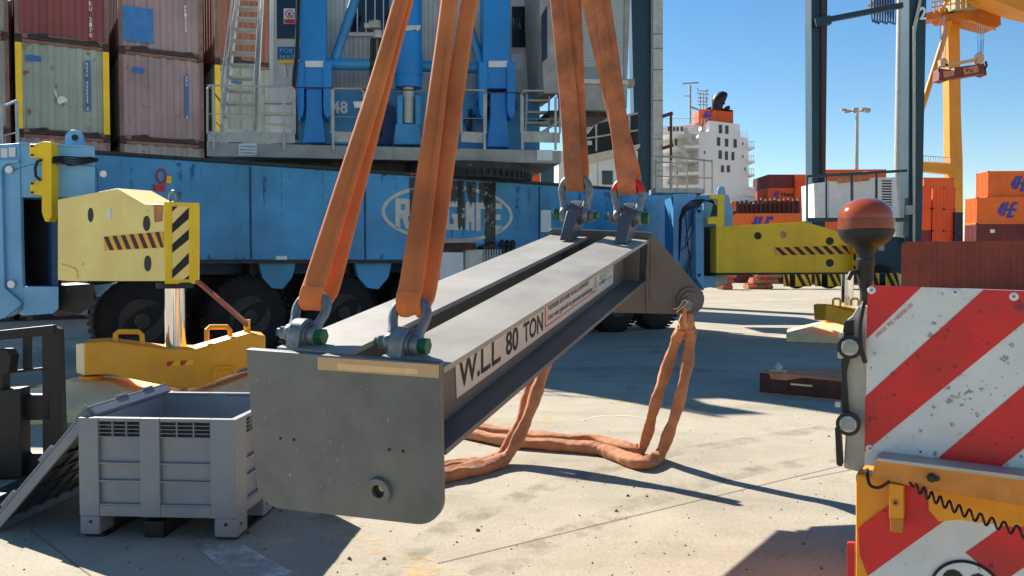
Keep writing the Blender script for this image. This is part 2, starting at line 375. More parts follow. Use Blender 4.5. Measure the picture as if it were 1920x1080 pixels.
for pts, w in ((((700, 1080), (900, 960), (1200, 860), (1560, 800)), .22), (((900, 1080), (1060, 1000), (1330, 900), (1600, 850)), .22), (((900, 700), (1150, 690), (1400, 700), (1590, 730)), .3), (((1000, 575), (1200, 570), (1400, 568), (1600, 560)), .4), (((1000, 600), (1250, 590), (1500, 588)), .4)): swath(pts, w)
for k in range(26):
    y = 4.8 + 12 * random.random(); x = random.uniform(-.5, .6) * y; r = random.uniform(.05, .22)
    mb.poly([Vector((x + r * random.uniform(.6, 1.3) * math.cos(a), y + r * random.uniform(.6, 1.5) * math.sin(a), .0066 + k * .00002)) for a in [j * .5236 for j in range(12)]])
tag(mb.build('ground_stain', alpha_mat('rubber_and_oil_marks', srgb(122, 112, 97), 4, .45, 1.0)), kind='structure')
mb = MB()
for i in range(900):
    y = 4.3 + 9 * random.random() ** 1.5; x = random.uniform(-.62, .62) * y; r = random.uniform(.002, .007) * (2.2 if random.random() < .06 else 1)
    p = Vector((x, y, r * .4)); n = 5
    ring = [p + Vector((math.cos(a) * r * random.uniform(.7, 1.2), math.sin(a) * r * random.uniform(.7, 1.2), 0)) for a in [2 * math.pi * k / n for k in range(n)]]
    top = p + Vector((0, 0, r * .8)); base = [q - Vector((0, 0, r * .5)) for q in ring]
    for k in range(n):
        mb.poly([ring[k], ring[(k + 1) % n], top]); mb.poly([base[k], base[(k + 1) % n], ring[(k + 1) % n], ring[k]])
tag(mb.build('gravel', mat('grey_grit', srgb(108, 98, 86), .9, var=.4, vs=30)), 'small grey stones scattered over the concrete', 'gravel', kind='stuff')

# ------------------------------------------------------------------ containers
_cc = {}
def corr(mb, o, ax, n_pitch, L, H, nrm, dep=.05):
    # corrugated wall: along ax length L, height H, bulging along nrm
    o = Vector(o); ax = Vector(ax); nrm = Vector(nrm); p = L / n_pitch; pts = []
    for i in range(n_pitch):
        for u, d in ((0, 0), (.3, 0), (.45, 1), (.85, 1), (1, 0)):
            if i and u == 0: continue
            pts.append(o + ax * (p * (i + u)) - nrm * d * dep)
    for a, b in zip(pts, pts[1:]): mb.poly([a, b, b + Vector((0, 0, H)), a + Vector((0, 0, H))])
def container(loc, ang, L, Wd, H, m, label, group, postm=None, frontm=None, deco=None, loc_z=0, doors=False, pitch=.28):
    """face width L along local x, depth Wd along local y; the visible long face is y=0"""
    r = thing('container', Vector(loc) + Vector((0, 0, loc_z)), label, 'container', group)
    r.rotation_euler = (0, 0, ang)
    key = (group == GL, round(L, 2), round(Wd, 2), round(H, 2), m.name, postm.name if postm else '', doors)
    if key not in _cc:
        b = MB(); t = .1
        if not doors: corr(b, (t, .02, .14), (1, 0, 0), max(3, round(L / pitch)), L - 2 * t, H - .24, (0, -1, 0))
        else: b.box((t, .04, .14), (L - 2 * t, 0, 0), (0, .04, 0), (0, 0, H - .24))
        corr(b, (.02, Wd - t, .14), (0, -1, 0), max(3, round(Wd / pitch)), Wd - 2 * t, H - .24, (-1, 0, 0))
        corr(b, (L - .02, t, .14), (0, 1, 0), max(3, round(Wd / pitch)), Wd - 2 * t, H - .24, (1, 0, 0))
        b.poly([(.05, Wd - .05, .14), (L - .05, Wd - .05, .14), (L - .05, Wd - .05, H - .1), (.05, Wd - .05, H - .1)])
        b.poly([(.05, .05, H - .03), (L - .05, .05, H - .03), (L - .05, Wd - .05, H - .03), (.05, Wd - .05, H - .03)])
        b.poly([(.05, .05, .12), (L - .05, .05, .12), (L - .05, Wd - .05, .12), (.05, Wd - .05, .12)])
        fr = MB(); ps = MB(); weath = postm is not None or group == GL
        for x in (0, L - t):
            for y in (0, Wd - t): ps.bb(x - (.003 if x == 0 else -.003), y - .003, .119, x + t + (.06 if (postm and x == 0) else .003), y + t, H - .119) if x == 0 else ps.bb(x - (.06 if postm else .003), y - .003, .119, x + t + .003, y + t, H - .119)
        for y in (0, Wd - .07):
            fr.bb(t, y, 0.02, L - t, y + .07, .15); fr.bb(t, y, H - .1, L - t, y + .07, H - .01)
        for x in (0, L - .07):
            fr.bb(x, t, 0.02, x + .07, Wd - t, .15); fr.bb(x, t, H - .1, x + .07, Wd - t, H - .01)
        cs = MB()
        for x in (-.006, L - .17):
            for y in (-.006, Wd - .17):
                for z in (0, H - .118): cs.bb(x, y, z, x + .176, y + .176, z + .118)
        fm = M['c_frame'] if weath else m; L_a = []
        b.build('wall', m, r, all_=L_a); fr.build('frame', fm, r, all_=L_a); cs.build('corner_casting', M['cnd'], r, all_=L_a); ps.build('corner_post', postm or fm, r, all_=L_a)
        if weath:
            pk = MB(); pk.prism([(L * .13, -.008, .03), (L * .13, -.008, .13), (L * .3, -.008, .2), (L * .36, -.008, .11), (L * .74, -.008, .12), (L * .86, -.008, .17), (L * .92, -.008, .03)], (0, .01, 0)); pk.build('rail_shade_plate', M['dark'], r, all_=L_a)  # dark plate painted in for the shade of the rail pockets
        for o in L_a: o.location = (0, 0, 0)
        _cc[key] = L_a
    else:
        for s in _cc[key]:
            c = s.copy(); S.collection.objects.link(c); c.parent = r; c.location = (0, 0, 0)
    if deco:
        for nm, mm, fn in deco:
            d = MB(); fn(d); L_b = []; d.build(nm, mm, r, all_=L_b)
            for o in L_b: o.location = (0, 0, 0)
    return r
def vtext(txt, x, z, h, step):
    def fn(d):
        for i, ch in enumerate(txt):
            if ch != ' ': d.text(ch, (x, -.008, z - i * step - h), (1, 0, 0), (0, 0, 1), h, h * .6, .02)
    return fn
def patch(x0, z0, x1, z1, y=-.006):
    def fn(d): d.bb(x0, y, z0, x1, y + .005, z1)
    return fn
LG = [[(0, .48), (.3, 1), (.44, 1), (.2, .3), (.12, .12)], [(.2, .12), (.36, .12), (.66, 1), (.5, 1)], [(.5, 0), (.66, 0), (1.0, 1), (.84, 1)], [(.4, .44), (1.06, .44), (1.1, .58), (.45, .58)], [(.6, 0), (.9, 0), (.96, .15), (.66, .15)], [(.86, .86), (1.12, .86), (1.16, 1), (.9, 1)]]
def hlogo(x, z, w, h, y=-.02):
    def fn(d):
        for i, P in enumerate(LG): d.prism([(x + w * a, y - i * .002, z + h * b) for a, b in P], (0, .015, 0))
    return fn
def _unused(x, z, w, h, y=-.02):
    P = [(0, .35), (.28, 1), (.55, 1), (.40, .62), (.58, .62), (.75, 1), (1, 1), (.83, .6), (1.02, .6), (.9, .36), (.72, .36), (.55, 0), (.3, 0), (.45, .3), (.2, .3), (.12, .12)]
    def fn(d): d.prism([(x + w * a, y, z + h * b) for a, b in P], (0, .015, 0))
    return fn
def htext(t, x, z, h, w=None, y=-.02):
    def fn(d): d.text(t, (x, y, z), (1, 0, 0), (0, 0, 1), h, w, .03)
    return fn
# left stack: plane through two fitted points
P0 = A(32, 300, 23.8); P1 = A(205, 300, 25.0); P0.z = P1.z = 0
cdx = (P1 - P0).normalized(); cang = math.atan2(cdx.y, cdx.x); cn = Vector((cdx.y, -cdx.x, 0))
def cpos(px): q = onp(px, 300, P0, cn); q.z = 0; return q
cols = [(-175, 'far left column'), (32, None), (226, None), (405, None), (585, None)]
CH_ = 2.62
GL = 'stacked containers behind the blue crane'
spec = {
 (0, 0): ('c_lil', 'ground level container at the left frame edge'), (0, 1): ('c_lil', 'dusky mauve container second up at the left frame edge'),
 (0, 2): ('c_grey', 'greyish mauve container third up, cut by the left picture edge'), (0, 3): ('c_grey', 'pale grey container at the top left picture corner'),
 (1, 0): ('c_brn', 'lowest container of the pale green container column'), (1, 1): ('c_lil', 'mauve container directly below the pale green one with yellow posts'),
 (1, 2): ('c_green', 'pale green rusty container with bright yellow corner posts'), (1, 3): ('c_mar', 'maroon container on top of the pale green one'),
 (2, 0): ('c_lil', 'lowest container of the second full column, behind the chassis beam'), (2, 1): ('c_grey', 'greyish container below the plain mauve one, half hidden by the blue beam'),
 (2, 2): ('c_lil', 'plain dusty mauve container with blue vertical number strip'), (2, 3): ('c_lil', 'faded mauve container with large blue painted patch'),
 (3, 0): ('c_brn', 'lowest container of the column behind the metal stairs'), (3, 1): ('c_grey', 'container second up behind the walkway of the crane'),
 (3, 2): ('c_green', 'pale green container seen through the metal stair treads'), (3, 3): ('c_brn', 'brown container high behind the metal stairs'),
 (4, 0): ('c_lil', 'lowest container behind the middle of the crane'), (4, 1): ('c_lil', 'second container up behind the middle of the crane')}
for (ci, ti), (mk, lab) in spec.items():
    deco = []
    if (ci, ti) == (1, 2):
        deco = [('number_strip', M['cratebl'], patch(1.74, .75, 1.84, 2.2)), ('vertical_number', M['white'], vtext('NOWU 400522 3', 1.755, 2.14, .085, .107)),
                ('sticker', M['cratebl'], patch(.28, 2.02, .62, 2.18)), ('faded_white_mark', M['white'], lambda d: (d.poly([(1.14 + .13 * math.cos(a), -.01, .98 + .14 * math.sin(a)) for a in [k * .5 for k in range(9)]]), d.poly([(.93, -.01, 1.3), (.96, -.01, 1.15), (1.02, -.01, 1.02), (1.0, -.01, 1.18)])))]
    elif (ci, ti) == (1, 3): deco = [('vertical_number', M['white'], vtext('FRU 2170', 1.86, 1.42, .12, .15))]
    elif (ci, ti) == (2, 2): deco = [('number_strip', M['cratebl'], patch(1.83, .8, 1.92, 2.1)), ('vertical_number', M['white'], vtext('2NU        0', 1.845, 2.06, .08, .11)), ('sticker', M['cratebl'], patch(.38, 2.0, .68, 2.16))]
    elif (ci, ti) == (2, 3): deco = [('vertical_number', M['white'], vtext('FRI2223', 1.83, 1.55, .1, .115)), ('blue_patch', mat('scuffed_blue_patch', srgb(52, 120, 184), .6, var=.12, vs=4, rust=.18, rs=8), patch(.1, .28, .95, 1.3))]
    elif (ci, ti) == (3, 2): deco = [('sticker', M['cratebl'], patch(.5, 2.0, .8, 2.2))]
    container(cpos(cols[ci][0]), cang, 2.36, 6.06, CH_, M[mk], lab, GL, postm=(M['yel'] if (ci, ti) in ((1, 2), (3, 2)) else None), deco=deco, loc_z=ti * CH_, pitch=.4)
for ti, lab in enumerate(('ground level brown container of the rear row behind the left stack', 'second tier brown container of the rear row behind the left stack', 'third tier brown container glimpsed in the gap left of the pale green one', 'fourth tier brown container glimpsed in the gap left of the maroon one')):
    container(cpos(-60) - cn * 6.3, cang, 12.2, 2.44, CH_, M['c_brn'], lab, GL, loc_z=ti * CH_, pitch=.5)

# right hand stacks
GR = 'orange and maroon containers stacked on the right'
def cstack(px, Y, yaw, L, Wd, items, base=0, H=2.6):
    o = A(px, 500, Y); o.z = 0
    for i, (mk, lab, deco) in enumerate(items):
        if lab: container(o, math.radians(yaw), L, Wd, H, M[mk], lab, GR, deco=deco, loc_z=base + i * H, pitch=.3 if Y < 90 else .6)
hd = lambda x=1.3, t='Hapag-Lloyd': [('logo', M['lblu'], hlogo(x, .6, 1.6, 1.5)), ('lettering', M['black'], htext(t, x + 2.9, .75, 1.1, 8))]
cstack(1829, 83, -4, 12.2, 2.44, [('c_or', 'lowest container of the stack at the right picture edge', None), ('c_dmar', 'dark maroon container under the two orange logo containers', [('sticker', M['white'], patch(1.3, 1.75, 1.75, 2.1, -.03))]), ('c_or2', 'orange container with blue logo and letter H, at the right edge', hd(2.0))], H=2.6)
container(A(1849, 500, 83.5) * 1 - Vector((0, 0, A(1849, 500, 83.5).z)), math.radians(-4), 12.2, 2.44, 2.6, M['c_or2'], 'topmost orange container at the right edge with only a blue logo', GR, deco=[('logo', M['lblu'], hlogo(2.2, .6, 1.6, 1.5))], loc_z=7.8, pitch=.3)
o = A(1690, 500, 41); o.z = 0
container(o, math.radians(-27), 12.2, 2.44, 2.6, M['c_fmar'], 'brown red corrugated container right behind the striped sign board', GR, loc_z=0, pitch=.5)
names = [['c_dmar', 'c_dmar', 'c_or', 'c_or'], ['c_dmar', 'c_or', 'c_or', 'c_or'], ['c_dmar', 'c_or', 'c_or', 'c_or']]
ordn = ['left', 'middle', 'right']
tn = ['ground tier', 'second tier', 'third tier', 'fourth tier']
for k, px in enumerate((1712, 1747, 1768)):
    cstack(px, 100 + k * 1.5, 12, 1.55 if k else 2.3, 6, [(names[k][i], '%s container of the %s column beside the yellow crane leg' % (tn[i], ordn[k]), None) for i in range(4)])
cstack(1730, 118, 4, 4.3, 6, [('c_or', '', None)] * 4 + [('c_or', 'fifth tier orange container peeking over the columns by the yellow leg', None)], H=2.62)
cstack(1789, 103, 12, 1.1, 6, [('c_navy', 'navy ground container at the right foot of the yellow leg', None), ('c_navy', 'navy container second up at the foot of the yellow leg', None), ('c_navy', 'navy container third up beside the yellow crane leg', None)], H=2.5)
# stack seen over the yellow arm
for i, (mk, lab, dc) in enumerate((('c_or', 'orange logo container at the bottom of the stack left of the teal leg', [('logo', M['lblu'], hlogo(2.2, .7, 1.2, 1.2))]),
        ('c_or', 'orange logo container in the middle of the stack left of the teal leg', [('logo', M['lblu'], hlogo(1.0, .7, 1.1, 1.3)), ('lettering', M['black'], htext('Hapa', 2.5, .8, 1.0, 2.3))]),
        ('c_dmar', 'dark maroon container on top of the stack left of the teal leg', None))):
    container(A(1440, 403.5 - i * 25.4, 160), 0, 5.1, 10, 2.54, M[mk], lab, GR, deco=dc, pitch=.6)
for i, lab in enumerate(('lowest orange container end against the teal leg', 'middle orange container end against the teal leg', 'top orange container end against the teal leg')):
    container(A(1491, 403.5 - i * 25.4, 159.5), 0, 2.44, 10, 2.54, M['c_or'], lab, GR, pitch=.6)
container(A(1528, 346, 150), math.radians(-3), 12.2, 2.44, 2.6, M['c_or'], 'orange container whose roof shows above the white generator box', GR, pitch=.6)
o = A(1372, 488, 64); o.z = 0
container(o, math.radians(-4), 12.2, 2.44, 2.6, M['c_dmar'], 'maroon container on the ground behind the yellow outrigger arm', GR, pitch=.4)
container(o, math.radians(-4), 12.2, 2.44, 2.6, M['c_or2'], 'light orange container roof line just above the yellow outrigger arm', GR, deco=[('logo', M['lblu'], hlogo(1.3, .75, 1.5, 1.6))], loc_z=2.6, pitch=.3)
o = A(925, 488, 58); o.z = 0
for i, lab in enumerate(('lowest container seen under the crane platform', 'second container up behind the lettered blue beam', 'orange container corner seen between platform and blue beam')):
    container(o + Vector((0, 0, 0)), math.radians(14), 3.3, 2.44, 2.6, M['c_or'], lab, GR, loc_z=i * 2.62, pitch=.3)

# ------------------------------------------------------------------ mobile harbour crane
CR = thing('mobile_harbour_crane', (-1.3, 18.2, 0), 'huge blue mobile harbour crane with lettered chassis beam and walkway platform', 'crane')
C0 = A(200, 488, 13.3); C1 = A(1165, 488, 20.0); dC = (C1 - C0); dC.z = 0; dC.normalize(); nC = Vector((dC.y, -dC.x, 0)); bC = -nC
def oc(px, py, off=0): return onp(px, py, C0 + nC * off, nC)
zt = oc(200, 290).z
a = oc(172, 400); b_ = oc(1264, 400)
a.z = b_.z = 1.70
mb = MB(); L_ = (b_ - a)
mb.box(a, L_, bC * .7, (0, 0, zt - 1.7))
mb.build('chassis_beam', M['blue'], CR, bevel=.02)
mb = MB(); mb.box(a + dC * .6 + bC * .72 + Vector((0, 0, -.25)), dC * 9.6, bC * 2.6, (0, 0, zt - 1.7 + .2)); mb.build('carrier_shade_block', M['dblue'], CR)  # unseen box added to keep sun off the wheels and fill the shadow
mb = MB(); mb.box(a + Vector((0, 0, zt - 1.7 + .002)) + nC * .05, L_, bC * .8, (0, 0, .05)); mb.box(a + Vector((0, 0, -.055)) + nC * .04, L_, bC * .5, (0, 0, .052))
mb.build('beam_flange', M['dark'], CR)
mb = MB()
for px in (468, 683, 1010): 
    p = oc(px, 400); p.z = 1.72; mb.box(p + nC * .002, dC * .03, nC * .012, (0, 0, zt - 1.76))
mb.build('weld_seam', M['dblue'], CR)
# logo: ring and block letters
mb = MB(); cx, cz = oc(838, 400), 0; N = 48
rr = [(oc(715, 400) - cx).length, (oc(961, 400) - cx).length]; rx = sum(rr) / 2; cmid = cx + dC * ((rr[1] - rr[0]) / 2); rz = (oc(838, 346).z - oc(838, 455).z) / 2; cmid.z = (oc(838, 346).z + oc(838, 455).z) / 2
for k in range(N):
    a0, a1 = 2 * math.pi * k / N, 2 * math.pi * (k + 1) / N; q = []
    for aa, s in ((a0, 1), (a1, 1), (a1, .0), (a0, .0)):
        w = .075 * (1 - s); q.append(cmid + dC * math.cos(aa) * (rx - w) + Vector((0, 0, 1)) * math.sin(aa) * (rz - w))
    mb.prism([x + nC * .004 for x in q], nC * .004)
def glyph(ch):
    # block strokes on a unit cell
    t = .3
    return {'R': [[(0, 0), (t, 0), (t, .34), (.42, .34), (.66, 0), (1, 0), (.78, .38), (1, .5), (1, .9), (.88, 1), (0, 1)], None],
            'E': [[(0, 0), (1, 0), (1, .2), (.4, .2), (.4, .4), (.9, .4), (.9, .6), (.4, .6), (.4, .8), (1, .8), (1, 1), (0, 1)], None],
            'G': [[(.12, 0), (1, 0), (1, .56), (.55, .56), (.55, .4), (.66, .4), (.66, .2), (.36, .2), (.36, .8), (1, .8), (1, 1), (.12, 1), (0, .9), (0, .1)], None],
            'I': [[(0, 0), (1, 0), (1, 1), (0, 1)], None],
            'A': [[(0, 0), (.36, 0), (.36, .3), (.64, .3), (.64, 0), (1, 0), (1, 1), (.12, 1), (0, .9)], None],
            'N': [[(0, 0), (.36, 0), (.36, .78), (.64, .78), (.64, 0), (1, 0), (1, .9), (.88, 1), (0, 1)], None]}[ch][0]
z0l, z1l = oc(745, 428.5).z, oc(745, 372).z
for ch, x0, x1 in (('R', 741, 770), ('E', 774, 797), ('G', 801, 829), ('G', 832, 859), ('I', 863, 870.5), ('A', 873, 889), ('N', 892, 916), ('E', 919, 940)):
    a = oc(x0, 400); b_ = oc(x1, 400); w = (b_ - a).length
    mb.prism([Vector((a.x, a.y, 0)) + dC * w * u + Vector((0, 0, z0l + (z1l - z0l) * v)) + nC * .004 for u, v in glyph(ch)], nC * .004)
mb.build('lettering', M['cream'], CR)
mb = MB()
a = oc(751, 400); mb.prism([Vector((a.x, a.y, 0)) + dC * u + Vector((0, 0, z)) + nC * .009 for u, z in ((0, z0l + .36), (.1, z0l + .36), (.1, z0l + .47), (0, z0l + .47))], nC * .002)
mb.build('letter_counter', M['blue'], CR)
# oil stains under the slewing ring
mb = MB(); random.seed(3)
for x0, x1, y1 in ((768, 781, 470), (845, 868, 395), (858, 872, 445), (874, 884, 380), (880, 893, 400), (898, 930, 395), (908, 930, 480), (716, 724, 350)):
    n = 6; top = [(x0 + (x1 - x0) * i / n, 332 + (x0 - 800) * .068 + 3) for i in range(n + 1)]
    bot = [(x0 + (x1 - x0) * (i / n) * .9 + (x1 - x0) * .05, y1 - random.uniform(0, 26)) for i in range(n, -1, -1)]
    mb.poly([oc(x, y, .013) for x, y in top + bot])
mb.build('oil_stain', M['oil'], CR)
mb = MB(); 
for x0, y0, x1, y1 in ((1014, 394, 1033, 435),): mb.prism([oc(x, y, .004) for x, y in rect(x0, y0, x1, y1)], nC * .004)
mb.prism([oc(x, y, .004) for x, y in rect(517, 480, 538, 487)], nC * .004)
mb.build('blank_label', M['white'], CR)
mb = MB(); c = oc(1212, 385, .02); mb.cyl(c, c + nC * .06, .14, 20); mb.build('lifting_ring', M['blue'], CR, smooth=True)
mb = MB(); c = oc(303, 330, .03); mb.tube([c + dC * math.cos(t) * .07 + Vector((0, 0, math.sin(t) * .11)) for t in [k * .45 for k in range(14)]], .014, 8, close=True); mb.prism([oc(x, y, .01) for x, y in ((287, 346), (310, 347), (309, 358), (290, 358))], nC * .04)
mb.build('tow_hook', M['red'], CR)
mb = MB(); mb.prism([oc(x, y, .01) for x, y in rect(311, 330, 321, 344)], nC * .02); mb.build('yellow_tag', M['yel'], CR)
mb = MB(); random.seed(41)
for k in range(46):
    x = random.uniform(205, 1255); w = random.uniform(1, 5); y0_ = 296 + (x - 200) * .068; l_ = random.uniform(15, 120) if k % 4 else random.uniform(60, 150)
    mb.poly([oc(*q, .003) for q in ((x - w, y0_), (x + w, y0_ + .4), (x + w * .6, y0_ + l_ * .6), (x + .3, y0_ + l_), (x - .4, y0_ + l_ * .95), (x - w * .7, y0_ + l_ * .5))])
for k in range(18):
    x = random.uniform(380, 800); w = random.uniform(2, 7); l_ = random.uniform(6, 22); mb.poly([oc(*q, .003) for q in ((x - w, 487), (x + w, 487), (x + w * .4, 487 - l_ * .7), (x, 487 - l_), (x - w * .5, 487 - l_ * .5))])
mb.build('grime_mark', alpha_mat('grime_streaks', srgb(38, 72, 104), 7, .45, .9), CR)
# underframe and axle brackets
mb = MB(); a = oc(200, 488); a.z = .75; b_ = oc(1240, 488); b_.z = .75
mb.box(a + bC * 1.5, b_ - a, bC * .9, (0, 0, .94)); 
for k in range(8):
    p = Vector((C0.x, C0.y, 0)) + dC * (.6 + 1.77 * k) + bC * .3; mb.box(p + Vector((0, 0, .6)), dC * .18, bC * 1.6, (0, 0, 1.05))
mb.build('underframe', M['dark'], CR)
mb = MB()
for px in (520, 700, 1190):
    mb.prism([oc(px + x, y, -.1) for x, y in ((-35, 490), (35, 490), (28, 520), (10, 542), (-10, 540), (-28, 520))], bC * .1)
mb.build('axle_bracket', M['blue'], CR)
def wheel(t, off, r=.72):
    c = Vector((C0.x, C0.y, r)) + dC * t - nC * off; w = .48
    mb = MB(); mb.lathe(c - nC * w / 2, nC, [(0, .36), (.02, .5), (.05, .66), (.1, .71), (.15, .72), (.33, .72), (.38, .71), (.43, .66), (.46, .5), (w, .36)], 40)
    for k in range(36):
        a = 2 * math.pi * k / 36; d = dC * math.cos(a) + Vector((0, 0, 1)) * math.sin(a); e = dC * -math.sin(a) + Vector((0, 0, 1)) * math.cos(a)
        for s, sh in ((-1, 0), (1, .5)):
            mb.box(c + nC * (.0 if s > 0 else -.24) + d * .7 + e * (.05 * sh), nC * .24, e * .07 + nC * 0, d * .028)
    ty = mb.build('tyre', M['rubber'], CR, smooth=35)
    rm = MB(); rm.lathe(c + nC * .1, nC, [(0, .02), (.0, .3), (.125, .38), (.145, .36), (.03, .3), (.04, .14), (.16, .12), (.17, .02)], 28).build('rim', M['dark'], ty, smooth=35)  # dark rim colour stands in for shade under the chassis
for k in range(8):
    wheel(.54 + 1.77 * k if k < 7 else 12.6, .36)
for t in (2.3, 4.1, 9.4, 11.1, 12.6): wheel(t, 2.3)
# left outrigger sleeve: front plane at about 11 m
def fl(pts, Y, depth, name, m, bevel=0, parent=CR, ext=None):
    mb = MB(); mb.prism([A(x, y, Y) for x, y in pts], ext or (0, depth, 0)); return mb.build(name, m, parent, bevel=bevel)
ex = bC * 1.9
fl([(-90, 280), (-90, 610), (0, 598), (28, 590), (42, 568), (42, 537), (38, 370), (36, 268), (-20, 272)], 11.1, 0, 'sleeve_side', M['lblue'], .01, ext=(.01, .06, 0))
fl([(-90, 290), (-90, 600), (20, 588), (36, 560), (36, 372), (34, 280)], 11.17, 0, 'sleeve_inner_wall', M['black'], ext=bC * 1.8)  # black wall stands in for shade inside the sleeve
fl([(36, 267), (40, 370), (110, 370), (178, 373), (178, 275), (100, 270)], 11.12, 0, 'sleeve_top', M['lblue'], .01, ext=ex)
fl([(42, 537), (44, 592), (100, 588), (110, 578), (110, 537)], 11.1, 0, 'sleeve_bottom', M['lblue'], .01, ext=ex)
fl([(110, 537), (110, 582), (150, 588), (176, 572), (178, 533)], 11.25, 0, 'sleeve_underside', M['dark'], .01, ext=bC * 1.2)
fl([(176, 535), (207, 532), (180, 556)], 11.6, .1, 'gusset', M['lblue'])
fl([(37, 372), (37, 540), (112, 540), (112, 372)], 11.55, .05, 'sleeve_shade_plate', M['black'])  # black plate painted in as the shaded depth of the opening
fl([(98, 372), (98, 536), (110, 536), (110, 372)], 11.14, 0, 'sleeve_web', M['dblue'], ext=bC * .5)
fl([(36, 266), (36, 269), (176, 277), (176, 274)], 11.08, 0, 'sleeve_rim', M['lblue'], ext=bC * 1.9)
mb = MB(); fp(mb, [(-40, 316), (-40, 610), (8, 596), (38, 572), (38, 566), (8, 540), (2, 320), (6, 311), (14, 306), (34, 305), (34, 300), (-40, 300)], 11.04, .05); mb.build('hinge_plate', M['lblue'], CR)
mb = MB(); pts = [(122, 274), (122, 262)] + [(138 + 17 * math.cos(t), 259 + 16 * math.sin(t)) for t in [math.pi + k * math.pi / 8 for k in range(9)]] + [(155, 262), (158, 276)]
fp(mb, pts, 11.3, .06); lg = mb.build('lifting_lug', M['lblue'], CR, bevel=.008)
mb = MB(); c = A(140, 258, 11.29); mb.cyl(c, c + Vector((0, .006, 0)), .042, 20); mb.build('hole', M['black'], lg)
mb = MB(); pts = [(66, 270), (82, 265), (96, 266), (97, 405), (90, 416), (84, 415), (78, 398), (78, 366), (56, 363), (56, 342), (78, 336), (78, 296), (55, 295), (55, 270)]
fp(mb, pts, 10.95, .18); yb = mb.build('lock_bracket', M['yel'], CR, bevel=.008)
mb = MB()
for x, y in ((61, 274), (61, 291), (61, 344), (61, 361)): c = A(x, y, 10.94); mb.cyl(c, c + Vector((0, -.02, 0)), .016, 6)
mb.build('bolt', M['black'], yb)
mb = MB()
for x0, y0, x1, y1 in ((2, 278, 14, 296), (16, 276, 29, 294)): fp(mb, rect(x0, y0, x1, y1), 11.08, .004)
mb.build('blank_sticker', M['white'], CR)
mb = MB()
for x, y, r in ((16, 318, 7), (20, 533, 7), (193, 326, 6)): c = A(x, y, 11.04); mb.cyl(c, c + Vector((0, .02, 0)), r * 11 / 1600, 20)
mb.build('pin_boss', M['white'], CR, smooth=True)
mb = MB()
for k in range(5):
    pth = [A(x, y + (k - 2) * 2.6 * s_, 11.0 - .02 * k) for x, y, s_ in ((98, 300, 1), (115, 299, 1.1), (130, 300 + k * 1.2, 1.1), (150, 301 + k * .6, 1), (170, 300, .9), (184, 300, .3))]
    mb.tube(pth, .0105, 7)
mb.tube([A(x, y, 10.93) for x, y in ((78, 300), (70, 303), (66, 315), (67, 330), (76, 338))], .018, 7)
mb.tube([A(x, y, 11.05) for x, y in ((22, 320), (40, 314), (60, 308), (120, 308), (178, 311), (182, 320), (184, 365))], .004, 5)
mb.build('hydraulic_hose', M['black'], CR, smooth=True)
# left outrigger arm
E0 = A(113, 525, 10.8); E1 = A(310, 532, 9.65); dA = E1 - E0; dA.z = 0; dA.normalize(); nA = Vector((dA.y, -dA.x, 0))
if nA.y > 0: nA = -nA
def oa(px, py, off=0): return onp(px, py, E0 + nA * off, nA)
out = [(108, 374), (220, 353), (270, 382), (310, 383), (310, 527), (240, 527), (130, 527), (108, 525)]
mb = MB(); mb.prism([oa(x, y) for x, y in out], -nA * .46); arm = mb.build('outrigger_arm', M['pyel'], CR, bevel=.008)
mb = MB()
for x, y, rx_, ry_ in ((170, 403, 5, 13.5), (275, 419, 6.5, 14.5), (277, 494, 6.5, 15)):
    c = oa(x, y, .004); mb.prism([oa(x + rx_ * math.cos(t), y + ry_ * math.sin(t), .002) for t in [k * math.pi / 10 for k in range(20)]], nA * .004)
mb.build('hole', M['black'], arm)
mb = MB(); mb.prism([oa(205 + 4 * math.cos(t), 401 + 11.5 * math.sin(t), .002) for t in [k * math.pi / 10 for k in range(20)]], nA * .004); mb.build('cover_plate', M['white'], arm)
def chev(nm, P, x0, y0a, y1a, x1, y0b, y1b, n, slant, m1, m2, parent, off=.004, th=None):
    th = th or nA * .003
    mb = MB(); mb.mi = 0; mb.prism([P(x0, y0a, off), P(x1, y0b, off), P(x1, y1b, off), P(x0, y1a, off)], th)
    mb.mi = 1; w = (x1 - x0) / n
    for k in range(n):
        q = []
        for u, v in ((k / n, 0), (k / n + .5 / n, 0), (k / n + .5 / n + slant, 1), (k / n + slant, 1)):
            u = min(max(u, 0), 1); x = x0 + (x1 - x0) * u; yt = y0a + (y0b - y0a) * u; yb_ = y1a + (y1b - y1a) * u
            q.append(P(x, yt + (yb_ - yt) * v, off) + th * 1.02)
        mb.prism(q, th * .6)
    return mb.build(nm, [m1, m2], parent)
chev('hazard_tape', oa, 195, 444, 470, 307, 434, 464, 7, .10, M['orye'], M['black'], arm)
mb = MB(); mb.tube([oa(x, y, .01) for x, y in ((114, 495), (140, 504), (144, 510), (145, 524))], .008, 6); mb.build('weld_bead', M['pyel'], arm)
mb = MB(); mb.prism([oa(x, y, .003) for x, y in ((288, 384), (306, 384), (304, 415), (290, 417))], nA * .002); mb.build('rust_patch', M['rustb'], arm)
E2 = oa(310, 527, 0); nE = dA
def oe(px, py, off=0): return onp(px, py, E2 + nE * off, nE)
mb = MB(); mb.prism([oe(x, y, .001) for x, y in ((307, 379), (372, 381), (370, 532), (309, 532))], nE * .02); ep = mb.build('end_cap', M['yel'], CR, bevel=.004)
mb = MB(); mb.mi = 0
mb.prism([oe(x, y, .023) for x, y in rect(323, 387, 354, 524)], nE * .002)
mb.mi = 1
